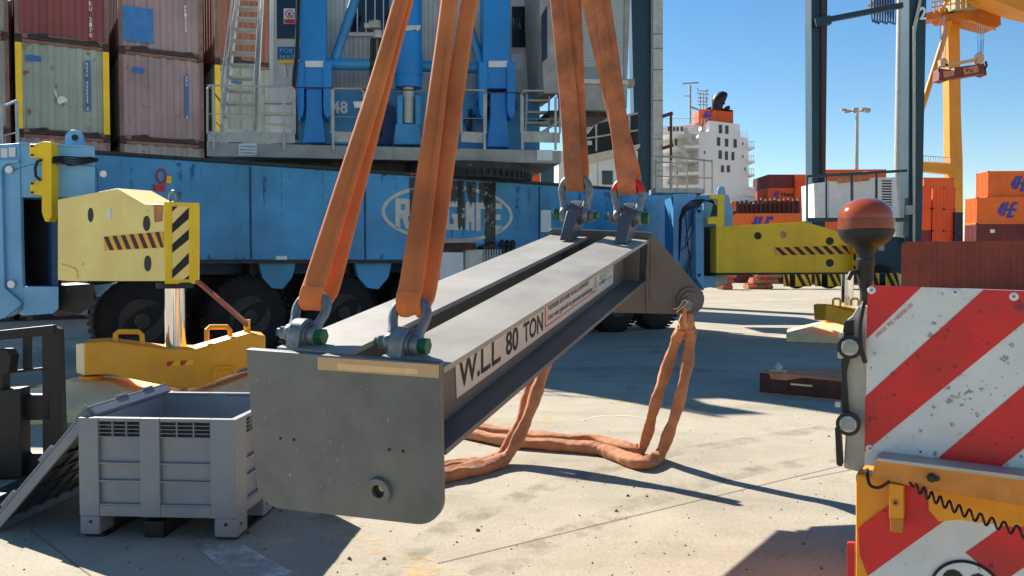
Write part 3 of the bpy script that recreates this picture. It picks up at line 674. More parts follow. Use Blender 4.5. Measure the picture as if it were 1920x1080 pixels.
for y in (396, 426, 470, 515):
    q = [(323, y + 12), (323, y - 6 if y > 400 else y - 9), (354, y - 32), (354, y - 12)]
    q = [(x, min(max(yy, 387), 524)) for x, yy in q]
    if y == 515: q = [(323, 522), (323, 506), (354, 474), (354, 494)]
    if y == 470: q = [(323, 474), (323, 458), (354, 430), (354, 449)]
    if y == 426: q = [(323, 437), (323, 420), (354, 389), (354, 410)]
    if y == 396: q = [(323, 397), (323, 387), (333, 387)]
    mb.prism([oe(x, yy, .026) for x, yy in q], nE * .002)
mb.prism([oe(x, yy, .026) for x, yy in ((345, 524), (354, 516), (354, 524))], nE * .002)
mb.build('hazard_panel', [M['pyel'], M['black']], ep)
c = oa(324, 369, -.12)
mb = MB(); mb.tube([c + dA * math.cos(t) * .065 + Vector((0, 0, math.sin(t) * .065)) for t in [k * math.pi / 9 for k in range(18)]], .013, 8, close=True); mb.build('lifting_eye', M['shack'], CR, smooth=True)
mb = MB(); c = A(328, 528, 9.95)
mb.cyl((c.x, c.y, c.z - .01), (c.x, c.y, c.z - .075), .21, 24); mb.build('cylinder_collar', M['dark'], CR, smooth=True)
mb = MB(); mb.cyl((c.x, c.y, c.z - .05), (c.x, c.y, .68), .118, 32); mb.build('jack_rod', M['chrome'], CR, smooth=True)
mb = MB(); mb.bar(A(370, 527, 9.75), A(462, 606, 9.5), .06, .035); mb.bar(A(410, 560, 9.6), A(464, 612, 9.48), .03, .03); mb.build('locking_rod', mat('faded_red_brown_steel', srgb(176, 92, 66), .6, var=.15), CR)
# left foot: yellow spreader beam and two pads
LF = thing('outrigger_foot_beam', (-4.0, 9.9, .3), 'amber yellow V shaped foot beam under the left outrigger, near the grey crate', 'outrigger foot', 'outrigger foot beams')
F0 = A(158, 643, 9.35); F1 = A(498, 629, 10.05); dF = F1 - F0; dF.z = 0; dF.normalize(); nF = Vector((dF.y, -dF.x, 0))
def of(px, py, off=0): return onp(px, py, F0 + nF * off, nF)
mb = MB(); mb.prism([of(x, y) for x, y in ((158, 643), (204, 640), (313, 654), (365, 654), (464, 625), (498, 629), (498, 688), (461, 690), (373, 726), (338, 729), (204, 702), (160, 704))], -nF * .5)
fb = mb.build('foot_body', M['orye'], LF, bevel=.02)
mb = MB(); mb.prism([A(142, 645, 9.62), A(158, 643, 9.36), A(158, 704, 9.36), A(143, 699, 9.62)], (.12, .3, 0)); mb.build('foot_end_lit', M['pad'], LF, bevel=.01)  # paler paint than the body imitates sun on this end face
mb = MB()
for pts in (((216, 641), (217, 626), (222, 622), (260, 622), (266, 628), (267, 646)), ((388, 639), (388, 618), (394, 613), (426, 613), (431, 619), (432, 631))):
    mb.tube([of(x, y, -.12) for x, y in pts], .03, 8)
mb.tube([of(x, y, .1) for x, y in ((401, 720), (401, 694), (408, 689), (434, 689), (440, 694), (440, 700))], .022, 8)
mb.build('handle', M['orye'], LF, smooth=True)
mb = MB(); mb.mi = 1; mb.prism([of(x, y, .003) for x, y in ((313, 678), (362, 675), (362, 684), (313, 687))], nF * .003)
mb.mi = 0
for x in (313, 338): mb.prism([of(*q, .007) for q in ((x, 678 - (x - 313) * .06), (x + 14, 677.2 - (x - 313) * .06), (x + 7, 686 - (x - 313) * .06), (x, 687 - (x - 313) * .06))], nF * .002)
mb.build('reflector', [M['red'], M['yel']], LF)
mb = MB(); p = of(458, 628, -.2); mb.box(p, dF * .07, -nF * .06, (0, 0, .18)); mb.build('pin_lug', M['yel'], LF)
mb = MB(); p = A(332, 650, 9.85); mb.cyl((c.x, c.y, .60), (c.x, c.y, .685), .27, 24); mb.build('socket', M['dark'], LF, smooth=True)
def pad(x, y, ang, h, e, ap, label):
    t = thing('outrigger_pad', (x, y, 0), label, 'outrigger pad', 'sandy yellow outrigger pads')
    ca, sa = math.cos(ang), math.sin(ang); R = lambda u, v, z: Vector((x + u * ca - v * sa, y + u * sa + v * ca, z))
    mb = MB(); b0 = [R(*q, 0) for q in ((-h, -h), (h, -h), (h, h), (-h, h))]; b1 = [R(*q, e) for q in ((-h, -h), (h, -h), (h, h), (-h, h))]
    t1 = [R(*q, ap) for q in ((-.2, -.2), (.2, -.2), (.2, .2), (-.2, .2))]
    mb.poly(b0); mb.poly(t1)
    for k in range(4):
        l = (k + 1) % 4; mb.poly([b0[k], b0[l], b1[l], b1[k]]); mb.poly([b1[k], b1[l], t1[l], t1[k]])
    mb.build('pad_plate', M['pad'], t)
    MB().cyl((x, y, ap), (x, y, ap + .04), .13, 20).build('pad_collar', M['orye'], t, smooth=True)
    MB().cyl((x, y, ap + .04), (x, y, ap + .08), .08, 16).build('pad_pivot', M['rustd'], t, smooth=True)
fang = math.atan2(dF.y, dF.x)
pad(-4.82, 9.75, fang - .1, .9, .12, .34, 'sandy yellow pad at the left end of the near foot beam')
pad(-3.0, 10.35, fang - .05, .9, .12, .34, 'sandy yellow pad right of the grey crate under the foot beam')
# right outrigger
fl([(1262, 363), (1262, 545), (1288, 470), (1290, 390), (1300, 363)], 18.4, 0, 'sleeve_front_plate', M['lblue'], .01, ext=(.1, .1, 0))
mb = MB(); fp(mb, [(1268, 366), (1268, 540), (1300, 546), (1345, 532), (1345, 366)], 18.7, 1.4); mb.build('sleeve_box', M['blue'], CR)
mb = MB(); fp(mb, [(1304, 396), (1308, 389), (1314, 388), (1320, 395), (1320, 545), (1305, 520)], 17.75, .25); rp = mb.build('hinge_plate', M['lblue'], CR, bevel=.01)
mb = MB()
for x, y in ((1311, 396), (1311, 516)): c = A(x, y, 17.74); mb.cyl(c, c + Vector((0, -.004, 0)), .035, 12)
mb.build('hole', M['black'], rp)
fl([(1320, 424), (1320, 518), (1343, 518), (1343, 424)], 18.6, .08, 'sleeve_shade_plate', M['black'])  # black plate in place of shade inside the far sleeve
fl([(1320, 380), (1320, 424), (1343, 424), (1343, 380)], 17.9, .7, 'sleeve_top', M['lblue'])
fl([(1320, 518), (1318, 541), (1341, 537), (1341, 518)], 17.9, .7, 'sleeve_bottom', M['lblue'])
fl([(1341, 518), (1341, 540), (1364, 532), (1364, 514)], 18.1, .7, 'sleeve_underside', M['galv'])
fl([(1356, 364), (1357, 424), (1374, 424), (1374, 392), (1366, 366)], 18.6, .6, 'rear_plate', M['lblue'])
mb = MB(); fp(mb, [(1345, 366)] + [(1353 + 7 * math.cos(t), 356 + 7 * math.sin(t)) for t in [math.pi + k * math.pi / 6 for k in range(7)]] + [(1361, 366)], 18.5, .08); mb.build('lifting_lug', M['lblue'], CR)
mb = MB(); fp(mb, [(1331, 365), (1358, 365), (1358, 438), (1350, 449), (1343, 436), (1343, 420), (1327, 420), (1327, 408), (1345, 406), (1345, 374), (1331, 372)], 17.55, .15); mb.build('lock_bracket', M['yel'], CR, bevel=.006)
mb = MB(); random.seed(5)
for k in range(6):
    o_ = k * 2.2
    mb.tube([A(x, y, 17.45 - .02 * k) for x, y in ((1343 - k * 2, 405), (1344 - k, 390 - k * 2), (1336, 380 - k), (1318, 374 + k * .6), (1296 + o_, 376 + o_), (1280 + o_ * .7, 390 + o_ * .5), (1274 + o_ * .4, 410), (1273 + o_ * .3, 450), (1273, 490))], .012, 6)
for pts in (((1318, 378), (1300, 400), (1285, 450), (1296, 480), (1288, 515)), ((1300, 395), (1300, 430), (1285, 462), (1276, 470)), ((1284, 392), (1288, 440), (1294, 500), (1296, 520))):
    mb.tube([A(x, y, 17.6) for x, y in pts], .012, 5)
mb.build('hydraulic_hose', M['black'], CR, smooth=True)
out = [(1343, 425), (1508, 416), (1570, 433), (1596, 434), (1597, 511), (1343, 512)]
mb = MB(); fp(mb, out, 17.55, .55); arm2 = mb.build('outrigger_arm', M['oyel'], CR, bevel=.008)
mb = MB()
for x, y, r in ((1421, 442, 7), (1556, 452, 7.5), (1556, 493, 7.5)): fp(mb, [(x + r * math.cos(t), y + r * math.sin(t)) for t in [k * math.pi / 10 for k in range(20)]], 17.545, .003)
mb.build('hole', M['black'], arm2)
mb = MB(); fp(mb, [(1469 + 6 * math.cos(t), 440 + 7 * math.sin(t)) for t in [k * math.pi / 10 for k in range(20)]], 17.545, .003); mb.build('cover_plate', M['rustb'], arm2)
P2 = lambda x, y, off: A(x, y, 17.55 - off)
chev('hazard_tape', P2, 1452, 464, 479, 1594, 460, 476, 8, .11, M['orye'], M['black'], arm2, th=Vector((0, -.003, 0)))
mb = MB(); fp(mb, [(1343, 512), (1597, 511), (1597, 514), (1343, 516)], 17.5, .65); mb.build('arm_underplate', M['dark'], arm2)
e3 = MB(); e3.prism([A(x, y, Y) for x, y, Y in ((1597, 434, 17.5), (1610, 436, 17.2), (1610, 511, 17.2), (1597, 512, 17.5))], (.1, .4, 0)); e3.build('end_cap', M['yel'], CR)
mb = MB()
for k in range(3): mb.prism([A(x, y, 17.33 + .02 * 0 - .0) for x, y in ((1600, 452 + k * 22), (1609, 460 + k * 22), (1609, 472 + k * 22), (1600, 464 + k * 22))], (.0, -.01, 0))
mb.build('end_stripe', M['black'], CR)
c = A(1589, 514, 17.8); mb = MB(); mb.cyl((c.x, c.y, c.z), (c.x, c.y, .75), .125, 28); mb.build('jack_rod', M['chrome'], CR, smooth=True)
RF = thing('outrigger_foot_beam', (7.0, 18, .3), 'amber yellow foot beam under the far right outrigger, beside the striped board', 'outrigger foot', 'outrigger foot beams')
mb = MB(); d2 = Vector((.87, -.3, 0)); b2 = A(1526, 571, 17.5)
mb.prism([A(x, y, Y) for x, y, Y in ((1525, 571, 17.6), (1548, 571, 17.25), (1590, 578, 17.1), (1640, 590, 17.0), (1700, 580, 16.9), (1700, 615, 16.9), (1610, 618, 17.05), (1548, 601, 17.25), (1527, 600, 17.6))], (.25, .5, 0))
mb.build('foot_body', M['orye'], RF, bevel=.02)
mb = MB()
for x in (1568, 1602): mb.tube([A(x + u, y, 17.4) for u, y in ((-6, 573), (-6, 563), (-3, 560), (5, 560), (8, 563), (8, 574))], .025, 6)
mb.build('handle', M['orye'], RF, smooth=True)
pad(6.85, 18.35, -.33, .88, .13, .36, 'sandy yellow pad under the far right foot beam, left of the striped board')

# platform and upper works
U0 = A(390, 300, 16.5); U1 = A(1052, 300, 17.75); dU = U1 - U0; dU.z = 0; dU.normalize(); nU = Vector((dU.y, -dU.x, 0)); bU = -nU
def ou(px, py, off=0): return onp(px, py, U0 - nU * off, nU)       # off: metres behind the platform edge
def up(nm, pts, off, dep, m, bevel=0, parent=CR, smooth=False):
    mb = MB(); mb.prism([ou(x, y, off) for x, y in pts], bU * dep); return mb.build(nm, m, parent, bevel=bevel, smooth=smooth)
zd = ou(392, 267).z; zb = ou(400, 293).z
a = ou(388, 300); a.z = zb; b_ = ou(1052, 300); b_.z = zb
mb = MB(); mb.box(a, b_ - a, bU * .08, (0, 0, zd - zb)); mb.box(a + bU * .08, b_ - a, bU * 5.6, (0, 0, .12)); mb.box(a + bU * .08 + Vector((0, 0, zd - zb - .04)), b_ - a, bU * 5.6, (0, 0, .035))
mb.box(a + Vector((0, 0, 0)) + bU * .08, dU * .07, bU * 5.5, (0, 0, zd - zb - .05)); mb.build('platform', M['deck'], CR, bevel=.01)
mb = MB(); mb.box(a + dU * .8 + bU * .6 + Vector((0, 0, -.22)), dU * 4.9, bU * 4.2, (0, 0, .218)); mb.build('platform_underframe', M['dark'], CR)
sc = Vector((-1.0, 18.35, 0)); mb = MB(); mb.cyl(sc + Vector((0, 0, zt + .03)), sc + Vector((0, 0, zb - .02)), 1.35, 48)
for k in range(60):
    t = 2 * math.pi * k / 60; q = sc + Vector((math.cos(t) * 1.4, math.sin(t) * 1.4, zt + .06)); mb.cyl(q, q + Vector((0, 0, .14)), .03, 6)
mb.build('slewing_ring', M['dark'], CR, smooth=35)
up('white_label', rect(448, 269, 481, 291), -.012, .01, M['white'])
mb = MB()
for i, t in enumerate(('ATTENZIONE', 'PERICOLO DI', 'CESOIAMENTO')): mb.text(t, ou(450, 276 + i * 6.2, -.016), dU, (0, 0, 1), .034, .29, .01)
mb.build('label_text', M['black'], CR)
up('blank_label', rect(1007, 281, 1036, 301), -.012, .01, M['white'])
# toe boards and railing
def rail(x0, x1, posts, yt=lambda x: 160 + (x - 388) * .02, toe=True, hoop=True):
    mb = MB(); y0 = yt(x0); H = 268 + (x0 - 388) * .023
    mb.tube([ou(x0, 250, .0), ou(x0, y0 + 6, 0), ou(x0 + 5, y0, 0), ou(x1 - 5, yt(x1), 0), ou(x1, yt(x1) + 6, 0), ou(x1, 250, 0)], .021, 8)
    mb.tube([ou(x0, y0 + 53, 0), ou(x1, yt(x1) + 53, 0)], .008, 6)
    for p in posts: mb.box(ou(p - 1.5, 281, -.03), dU * .05, bU * .015, (0, 0, (zd - ou(p, 281).z) + 1.1))
    if toe: mb.prism([ou(x0, 246, .02), ou(x1, 249, .02), ou(x1, 268, .02), ou(x0, 266, .02)], bU * .01)
    return mb.build('railing', M['galv'], CR, smooth=35)
rail(389, 553, (400, 532)); rail(622, 682, (624,), lambda x: 166); rail(865, 911, (908,), lambda x: 169 + (x - 900) * .01); rail(977, 1050, (979, 1041), lambda x: 170)
mb = MB()
for x0, x1, y in ((553, 624, 164), (682, 780, 168), (910, 979, 173)): mb.tube([ou(x0, y, -.01), ou(x1, y + 1, -.01)], .014, 6)
mb.build('red_safety_bar', M['rustd'], CR)
mb = MB()
for s_ in (0, 1):                       # left edge return rail
    p = ou(389, 160); mb.tube([p + Vector((0, 0, -.0)), p + bU * 2.5], .02, 6); mb.tube([p + Vector((0, 0, -.55)), p + bU * 2.5 + Vector((0, 0, -.55))], .01, 6)
for k in range(1, 4): q = ou(389, 160) + bU * .8 * k; mb.tube([q, q - Vector((0, 0, 1.1))], .02, 6)
mb.build('side_railing', M['galv'], CR)
# stairs
mb = MB(); n = 12
Sb = (ou(416, 246, .5), ou(478, 246, .5)); St = (ou(450, -25, 3.6), ou(494, -25, 3.6))
hz = lambda v, w: Vector((v.x, v.y, w))
for k in range(n + 1):
    f = k / n; l = Sb[0].lerp(St[0], f); r = Sb[1].lerp(St[1], f); r.z = l.z
    mb.box(l, r - l, bU * .26, (0, 0, .05))
mb.build('stair_tread', M['galv'], CR)
mb = MB()
for q in (0, 1):
    mb.bar(Sb[q] + Vector((0, 0, -.1)), St[q], .035, .26)
    u = Vector((0, 0, .95)); d = (St[q] - Sb[q])
    mb.tube([Sb[q] + u, St[q] + u], .02, 8); mb.tube([Sb[q] + u * .5, St[q] + u * .5], .012, 6)
    for f in (.02, .25, .5, .75): mb.tube([Sb[q] + d * f, Sb[q] + d * f + u], .02, 6)
mb.build('stair_stringer', M['galv'], CR, smooth=35)
mb = MB()
for y in (188, 210, 231): mb.prism([ou(x, yy, .45) for x, yy in rect(492, y, 549, y + 5)], bU * .2)
for x in (490, 547): mb.prism([ou(xx, yy, .44) for xx, yy in rect(x, 165, x + 6, 266)], bU * .05)
mb.build('step_ladder', M['galv'], CR)
# engine house
up('house_wall', rect(610, -700, 1012, 175), 2.2, 3.0, M['wall'])  # upper part raised out of view to cast the long ground shadow
mb = MB()
for k in range(44):
    x = 622 + k * 8.7; mb.prism([ou(xx, yy, 2.19) for xx, yy in rect(x, -120, x + 4, 172)], nU * .02)
mb.build('cladding_rib', M['wall'], CR)
up('house_wall', rect(506, -30, 610, 268), 1.9, 3.0, M['white'])
up('door', rect(516, -110, 566, 160), 1.86, .035, M['wall']); up('door_window', rect(519, -90, 562, 72), 1.83, .025, M['glass'])
mb = MB(); mb.prism([ou(x, y, 1.81) for x, y in rect(532, 16, 553, 45)], nU * .004); sg = mb.build('warning_sign', M['white'], CR)
mb = MB(); c = ou(542.5, 26, 1.80); R_ = .085
mb.tube([c + dU * math.cos(t) * R_ + Vector((0, 0, math.sin(t) * R_)) for t in [k * math.pi / 12 for k in range(24)]], .009, 5, close=True); mb.bar(c + dU * -.06 + Vector((0, 0, .06)), c + dU * .06 + Vector((0, 0, -.06)), .014, .006)
mb.prism([ou(x, y, 1.795) for x, y in rect(533, 36, 552, 44)], nU * .004); mb.build('red_symbol', M['red'], sg)
mb = MB(); mb.tube([c + Vector((0, 0, .03)) + dU * .005, c + Vector((0, 0, -.01))], .014, 6); mb.tube([c + Vector((0, 0, -.01)), c + dU * .03 + Vector((0, 0, -.06))], .008, 5); mb.tube([c + Vector((0, 0, -.01)), c + dU * -.03 + Vector((0, 0, -.055))], .008, 5); mb.tube([c + dU * -.035 + Vector((0, 0, .0)), c + Vector((0, 0, .02)), c + dU * .035], .006, 5); mb.build('walking_figure_symbol', M['black'], sg)
mb = MB(); mb.mi = 0; mb.prism([ou(x, y, 1.82) for x, y in rect(520, 88, 562, 112)], nU * .006); mb.mi = 1; mb.prism([ou(x, y, 1.82) for x, y in rect(524, 112, 562, 119)], nU * .006)
sg = mb.build('name_sign', [M['blu3'], M['yel']], CR)
mb = MB(); mb.text('PORT', ou(525, 99, 1.80), dU, (0, 0, 1), .1, .36, .01); mb.text('MASS', ou(525, 111, 1.80), dU, (0, 0, 1), .1, .36, .01); mb.build('sign_letters', mat('pale_blue_letters', srgb(120, 170, 205), .6), sg)
mb = MB(); mb.tube([ou(x, y, 1.8) for x, y in ((534, 122), (536, 145), (545, 148), (547, 124), (552, 124), (554, 148))], .02, 5); mb.build('white_scribble', M['white'], CR)
up('corner_post', rect(505, -120, 513, 165), 1.85, .05, M['white'])
mb = MB(); mb.mi = 0; mb.prism([ou(x, y, 2.14) for x, y in rect(648, -30, 734, 68)], nU * .03); mb.mi = 1; mb.prism([ou(x, y, 2.1) for x, y in rect(656, -25, 730, 60)], nU * .01)
mb.mi = 0
for x in (669, 685, 702, 718): mb.prism([ou(xx, y, 2.07) for xx, y in rect(x, -25, x + 2, 60)], nU * .02)
mb.build('barred_window', [M['white'], M['glass']], CR)
up('door', rect(957, 6, 1003, 175), 2.14, .04, M['wall']); up('door_window', rect(960, 12, 993, 88), 2.08, .03, M['glass']); up('notice', rect(959, 101, 980, 131), 2.1, .01, M['white'])
mb = MB(); mb.tube([ou(962 + k * 1.5, 34 + (k % 2) * 20, 2.05) for k in range(10)], .008, 5); mb.build('white_scribble', M['cream'], CR)
up('corner_post', rect(1001, 6, 1012, 175), 2.1, .05, M['white'])
up('base_frame', [(548, 168), (1012, 178), (1012, 283), (548, 268)], 1.5, 3.4, M['blue'])
mb = MB(); mb.text('48', ou(622, 212, 1.49), dU, (0, 0, 1), (212 - 188) * 17.6 / 1600, .34, .03); mb.build('number', M['white'], CR)
# boom feet
def leg(x0, x1, yc, lean, lug, cv):
    up('boom_leg', [(x0, -12), (x1 - 0, -12), (x1, 118), (x1 + 4, 135), (x1 + 4, 166), (x0 - 4, 166), (x0 - 4, 135), (x0, 118)], .75, .5, M['blue2'], .02)
    for sx0, sx1 in ((x0 - 8, x0 + 8), (x1 - 6, x1 + 10)):
        pts = [(sx0, 115), (sx1, 115), (sx1, 200), (sx1 - 2, 215), ((sx0 + sx1) / 2, 223), (sx0 + 2, 215), (sx0, 200)]
        up('clevis_plate', pts, .68, .6, M['blue2'], .015)
    up('boom_foot', lug, .8, .4, M['blue2'], .02)
    mb = MB(); c = ou((x0 + x1) / 2, 196, .9); mb.cyl(c - dU * .42, c + dU * .42, .1, 16); mb.build('hinge_pin', M['dark'], CR, smooth=True)
    up('white_plate', rect(x0 + 10, 114, x1 - 4, 126), .72, .01, M['white'])
leg(562, 612, 0, 0, [(574, 166), (604, 166), (605, 215), (611, 268), (568, 268), (573, 215)], 0)
leg(906, 957, 0, 0, [(919, 173), (949, 173), (951, 220), (957, 276), (913, 276), (919, 220)], 0)
c0 = ou(766, 165, .9); c1 = ou(766, -160, .9)
mb = MB(); mb.cyl(c0, c1, .285, 32); mb.lathe(c0 + Vector((0, 0, .25)), (0, 0, 1), [(0, .3), (.5, .3)], 32); mb.build('luffing_cylinder', M['blue2'], CR, smooth=35)
mb = MB(); mb.cyl(ou(766, 232, .9), c0, .11, 20); mb.build('cylinder_rod', M['cream'], CR, smooth=True)
mb = MB(); mb.prism([ou(x, y, .6) for x, y in ((758, 48), (789, 47), (789, 52), (784, 58), (778, 55), (762, 58))], bU * .03); mb.build('paint_chip', M['cream'], CR)
for xx in (745, 779): up('cylinder_clevis', [(xx, 178), (xx + 10, 178), (xx + 10, 235), (xx, 235)], .7, .4, M['blue'], .01)
up('cylinder_foot', [(742, 232), (786, 232), (791, 271), (738, 271)], .65, .6, M['blue'], .02)
up('support_bracket', [(690, 175), (740, 200), (740, 270), (690, 270)], 1.2, .1, M['dblue'])
mb = MB(); mb.cyl(ou(612, 120, 1.1), ou(742, 122, 1.1), .12, 20); mb.cyl(ou(790, 124, 1.1), ou(915, 128, 1.1), .12, 20); mb.build('cross_tube', M['blue'], CR, smooth=True)
mb = MB(); mb.cyl(ou(628, 112, 1.1), ou(672, -20, 1.1), .1, 16); mb.cyl(ou(902, 120, 1.1), ou(880, 50, 1.1), .1, 16); mb.cyl(ou(746, 60, 1.1), ou(735, -20, 1.1), .08, 14); mb.build('diagonal_tube', M['blue'], CR, smooth=True)
mb = MB(); mb.cyl(ou(703, 40, 1.1), ou(703, 54, 1.1), .13, 16); mb.cyl(ou(710, 58, 1.05), ou(710, 72, 1.05), .1, 16); mb.cyl(ou(683, 48, 1.1), ou(700, 48, 1.1), .06, 10); mb.build('swivel_valve', mat('rusty_white_valve', srgb(190, 185, 170), .6, var=.2, rust=.5, rs=9), CR, smooth=True)
mb = MB()
for x in (697, 703, 712): mb.tube([ou(x, 72, 1.0), ou(x - 1, 140, 1.0), ou(x + 1, 255, 1.2)], .035, 8)
for x in (562, 558): mb.tube([ou(x, -20, .6), ou(x - 3, 90, .6), ou(x - 9, 160, .6), ou(x - 4, 262, .7)], .022, 6)
mb.tube([ou(903, 212, 1.45), ou(870, 225, 1.4), ou(880, 250, 1.4)], .02, 6); mb.cyl(ou(882, 205, 1.35), ou(882, 258, 1.35), .045, 10)
mb.build('hydraulic_hose', M['dark'], CR, smooth=True)
mb = MB(); mb.prism([ou(x, y, -.1) for x, y in ((662, 190), (694, 190), (694, 203), (665, 202))], bU * .14); mb.build('floodlight', M['white'], CR, bevel=.01)
# no tower built; the raised house wall throws its shadow
# operator cab
up('cab_side', [(1012, -120), (1046, -120), (1046, 175), (1020, 175), (1012, 20)], .35, 1.6, M['deck'])
up('cab_side_window', [(1015, 30), (1026, 10), (1026, 108), (1016, 118)], .33, .02, M['glass'])
up('cab_back', rect(1046, -120, 1088, 180), 1.6, .1, M['wall']); up('cab_rear_wall', rect(1078, 40, 1150, 150), 1.5, .1, M['cream'])
up('cab_window', [(1078, -120), (1186, -120), (1174, 150), (1078, 148)], .2, .02, M['cabglass'])
up('cab_rear_window', [(1078, -120), (1178, -120), (1170, 150), (1078, 148)], 1.7, .02, M['cabglass'])
up('cab_sill', [(1078, 147), (1178, 150), (1178, 158), (1078, 156)], .15, 1.65, mat('rusty_white_steel', srgb(205, 200, 188), .6, rust=.35, rs=8), .01)
up('cab_base', [(1078, 157), (1177, 158), (1176, 203), (1165, 208), (1078, 206)], .2, 1.55, M['deck'], .015)
up('cab_floor', rect(1030, 207, 1142, 219), .4, 1.4, M['dark'])
mb = MB()
for k in range(26): mb.prism([ou(x, y, .5 + .0) for x, y in rect(1082, -20 + k * 5.6, 1170, -15.6 + k * 5.6)], bU * .03)
mb.build('window_blind', M['cream'], CR)
mb = MB(); mb.prism([ou(x, y, .17) for x, y in ((1172, -120), (1186, -120), (1176, 150), (1170, 150))], bU * .06); mb.build('cab_post', M['deck'], CR)
up('operator_seat', [(1092, 150), (1096, 122), (1108, 116), (1140, 118), (1148, 150)], .9, .4, M['dark'], .04)
up('step_bracket', rect(1160, 148, 1190, 161), 1.0, .3, M['deck'])
mb = MB()
for y in (186, 208, 228, 246): mb.prism([ou(x, yy, .6) for x, yy in rect(986, y, 1030, y + 4)], bU * .2)
for x in (985, 1027): mb.bar(ou(x, 265, .6), ou(x + 3, 178, .6), .04, .06)
mb.bar(ou(1000, 258, .5), ou(1048, 228, .5), .05, .05)
mb.build('cab_steps', M['deck'], CR)
mb = MB(); mb.prism([A(x, y, 25) for x, y in ((1085, 240), (1130, 228), (1196, 214), (1196, 274), (1085, 298))], (0, 1.5, 0)); mb.build('rear_counterweight', M['black'], CR)
mb = MB(); mb.prism([A(x, y, 24.9) for x, y in ((1085, 294), (1200, 270), (1200, 276), (1085, 302))], (0, 1.7, 0)); mb.build('counterweight_ledge', M['cream'], CR)
mb = MB()
for y0_, y1_ in ((238, 212), (262, 244)): mb.tube([A(1085, y0_, 24.85), A(1196, y1_, 24.85)], .03, 6)
for x in (1118, 1150, 1180): mb.tube([A(x, 290 - (x - 1085) * .2, 24.85), A(x, 236 - (x - 1085) * .24, 24.85)], .03, 6)
mb.tube([A(1096, 246, 23), A(1120, 214, 23)], .12, 8)
for k in range(8): mb.tube([A(1100 + k * 8, 224 + (k % 2) * -12, 26), A(1108 + k * 8, 224 + ((k + 1) % 2) * -12, 26)], .025, 5)
mb.build('rear_walkway_railing', M['galv'], CR)
up('number_plate', rect(1096, 264, 1110, 272), 3.5, .02, M['white'])
# control cabinets on the chassis
mb = MB(); mb.prism([oc(x, y, .35) for x, y in rect(825, 473, 869, 545)], bC * .34); cb = mb.build('control_cabinet', M['white'], CR, bevel=.01)
mb = MB(); mb.prism([oc(x, y, .3) for x, y in rect(873, 468, 907, 545)], bC * .28); mb.build('control_cabinet', M['wall'], CR, bevel=.01)
mb = MB(); mb.prism([oc(x, y, .5) for x, y in ((822, 446), (893, 448), (910, 454), (826, 456))], bC * .48); mb.build('cabinet_roof', M['deck'], CR)
mb = MB(); mb.prism([oc(x, y, .4) for x, y in rect(826, 456, 893, 468)], bC * .38); mb.build('cabinet_box', M['rustd'], CR)
mb = MB()
for k in range(3): c = oc(941 + k * 10, 462, .25); mb.lathe(c, (0, 0, 1), [(-.16, .06), (-.1, .075), (-.02, .05), (.02, .075), (.1, .06), (.14, .02)], 12)
mb.prism([oc(x, y, .2) for x, y in ((905, 462), (930, 455), (930, 476), (908, 478))], bC * .18)
mb.build('hydraulic_accumulator', M['dark'], CR, smooth=True)
mb = MB()
for k in range(7): mb.tube([oc(908 + k * 5, 468, .3), oc(909 + k * 5, 480 + (k % 3) * 5, .34), oc(906 + k * 4, 505, .3)], .02, 6)
mb.build('hose_bundle', M['galv'], CR, smooth=True)
# railing on the chassis end and at the left sleeve
mb = MB(); q = lambda x, y: A(x, y, 18.6)
for x in (1230, 1258, 1270, 1288, 1320, 1335): mb.tube([q(x, 362), q(x, 300)], .02, 6)
mb.tube([q(1228, 293), q(1262, 294), q(1292, 298), q(1335, 302)], .022, 6); mb.tube([q(1230, 304), q(1280, 306), q(1252, 345)], .018, 6); mb.tube([q(1230, 330), q(1336, 334)], .014, 6)
mb.prism([q(1228, 352), q(1322, 354), q(1322, 362), q(1228, 361)], (0, .8, 0)); mb.build('chassis_end_railing', M['galv'], CR, smooth=35)
mb = MB()
mb.tube([A(-20, 196, 12), A(10, 198, 12), A(30, 189, 12.6)], .022, 6); mb.tube([A(3, 198, 12), A(3, 270, 12)], .022, 6); mb.tube([A(31, 189, 12.6), A(33, 268, 12.6)], .028, 6); mb.tube([A(-20, 250, 12), A(8, 254, 12), A(31, 248, 12.6)], .012, 5)
mb.build('sleeve_railing', M['galv'], CR, smooth=35)

# ------------------------------------------------------------------ spreader beam
O = Vector((-.991, 3.608, CH - .376)); yaw, pit, rol = [math.radians(v) for v in (-21.5, 9.4, 3.2)]
cy, sy_, cp2, sp2, cr, sr = math.cos(yaw), math.sin(yaw), math.cos(pit), math.sin(pit), math.cos(rol), math.sin(rol)
RB = Matrix(((cy, -sy_, 0), (sy_, cy, 0), (0, 0, 1))) @ Matrix(((1, 0, 0), (0, cp2, -sp2), (0, sp2, cp2))) @ Matrix(((cr, 0, sr), (0, 1, 0), (-sr, 0, cr)))
bx, by, bz = RB @ Vector((1, 0, 0)), RB @ Vector((0, 1, 0)), RB @ Vector((0, 0, 1)); BL = 3.66
def B(x, y, z): return O + bx * x + by * y + bz * z
def bn(px, py, y=0): return onp(px, py, B(0, y, 0), by)
def loc(p): d = p - O; return Vector((d.dot(bx), d.dot(by), d.dot(bz)))
SB = thing('spreader_beam', (.1, 5.4, .7), 'long grey twin girder lifting beam lettered W.L.L. 80 TON hanging from orange slings', 'lifting beam')
nr = {'LL': loc(bn(514, 653)), 'LR': loc(bn(646, 664)), 'RL': loc(bn(710, 670)), 'RR': loc(bn(828, 692))}
fr_ = {'LL': loc(bn(1032.5, 440, BL)), 'LR': loc(bn(1103, 443, BL)), 'RL': loc(bn(1140, 442, BL)), 'RR': loc(bn(1216, 449, BL))}
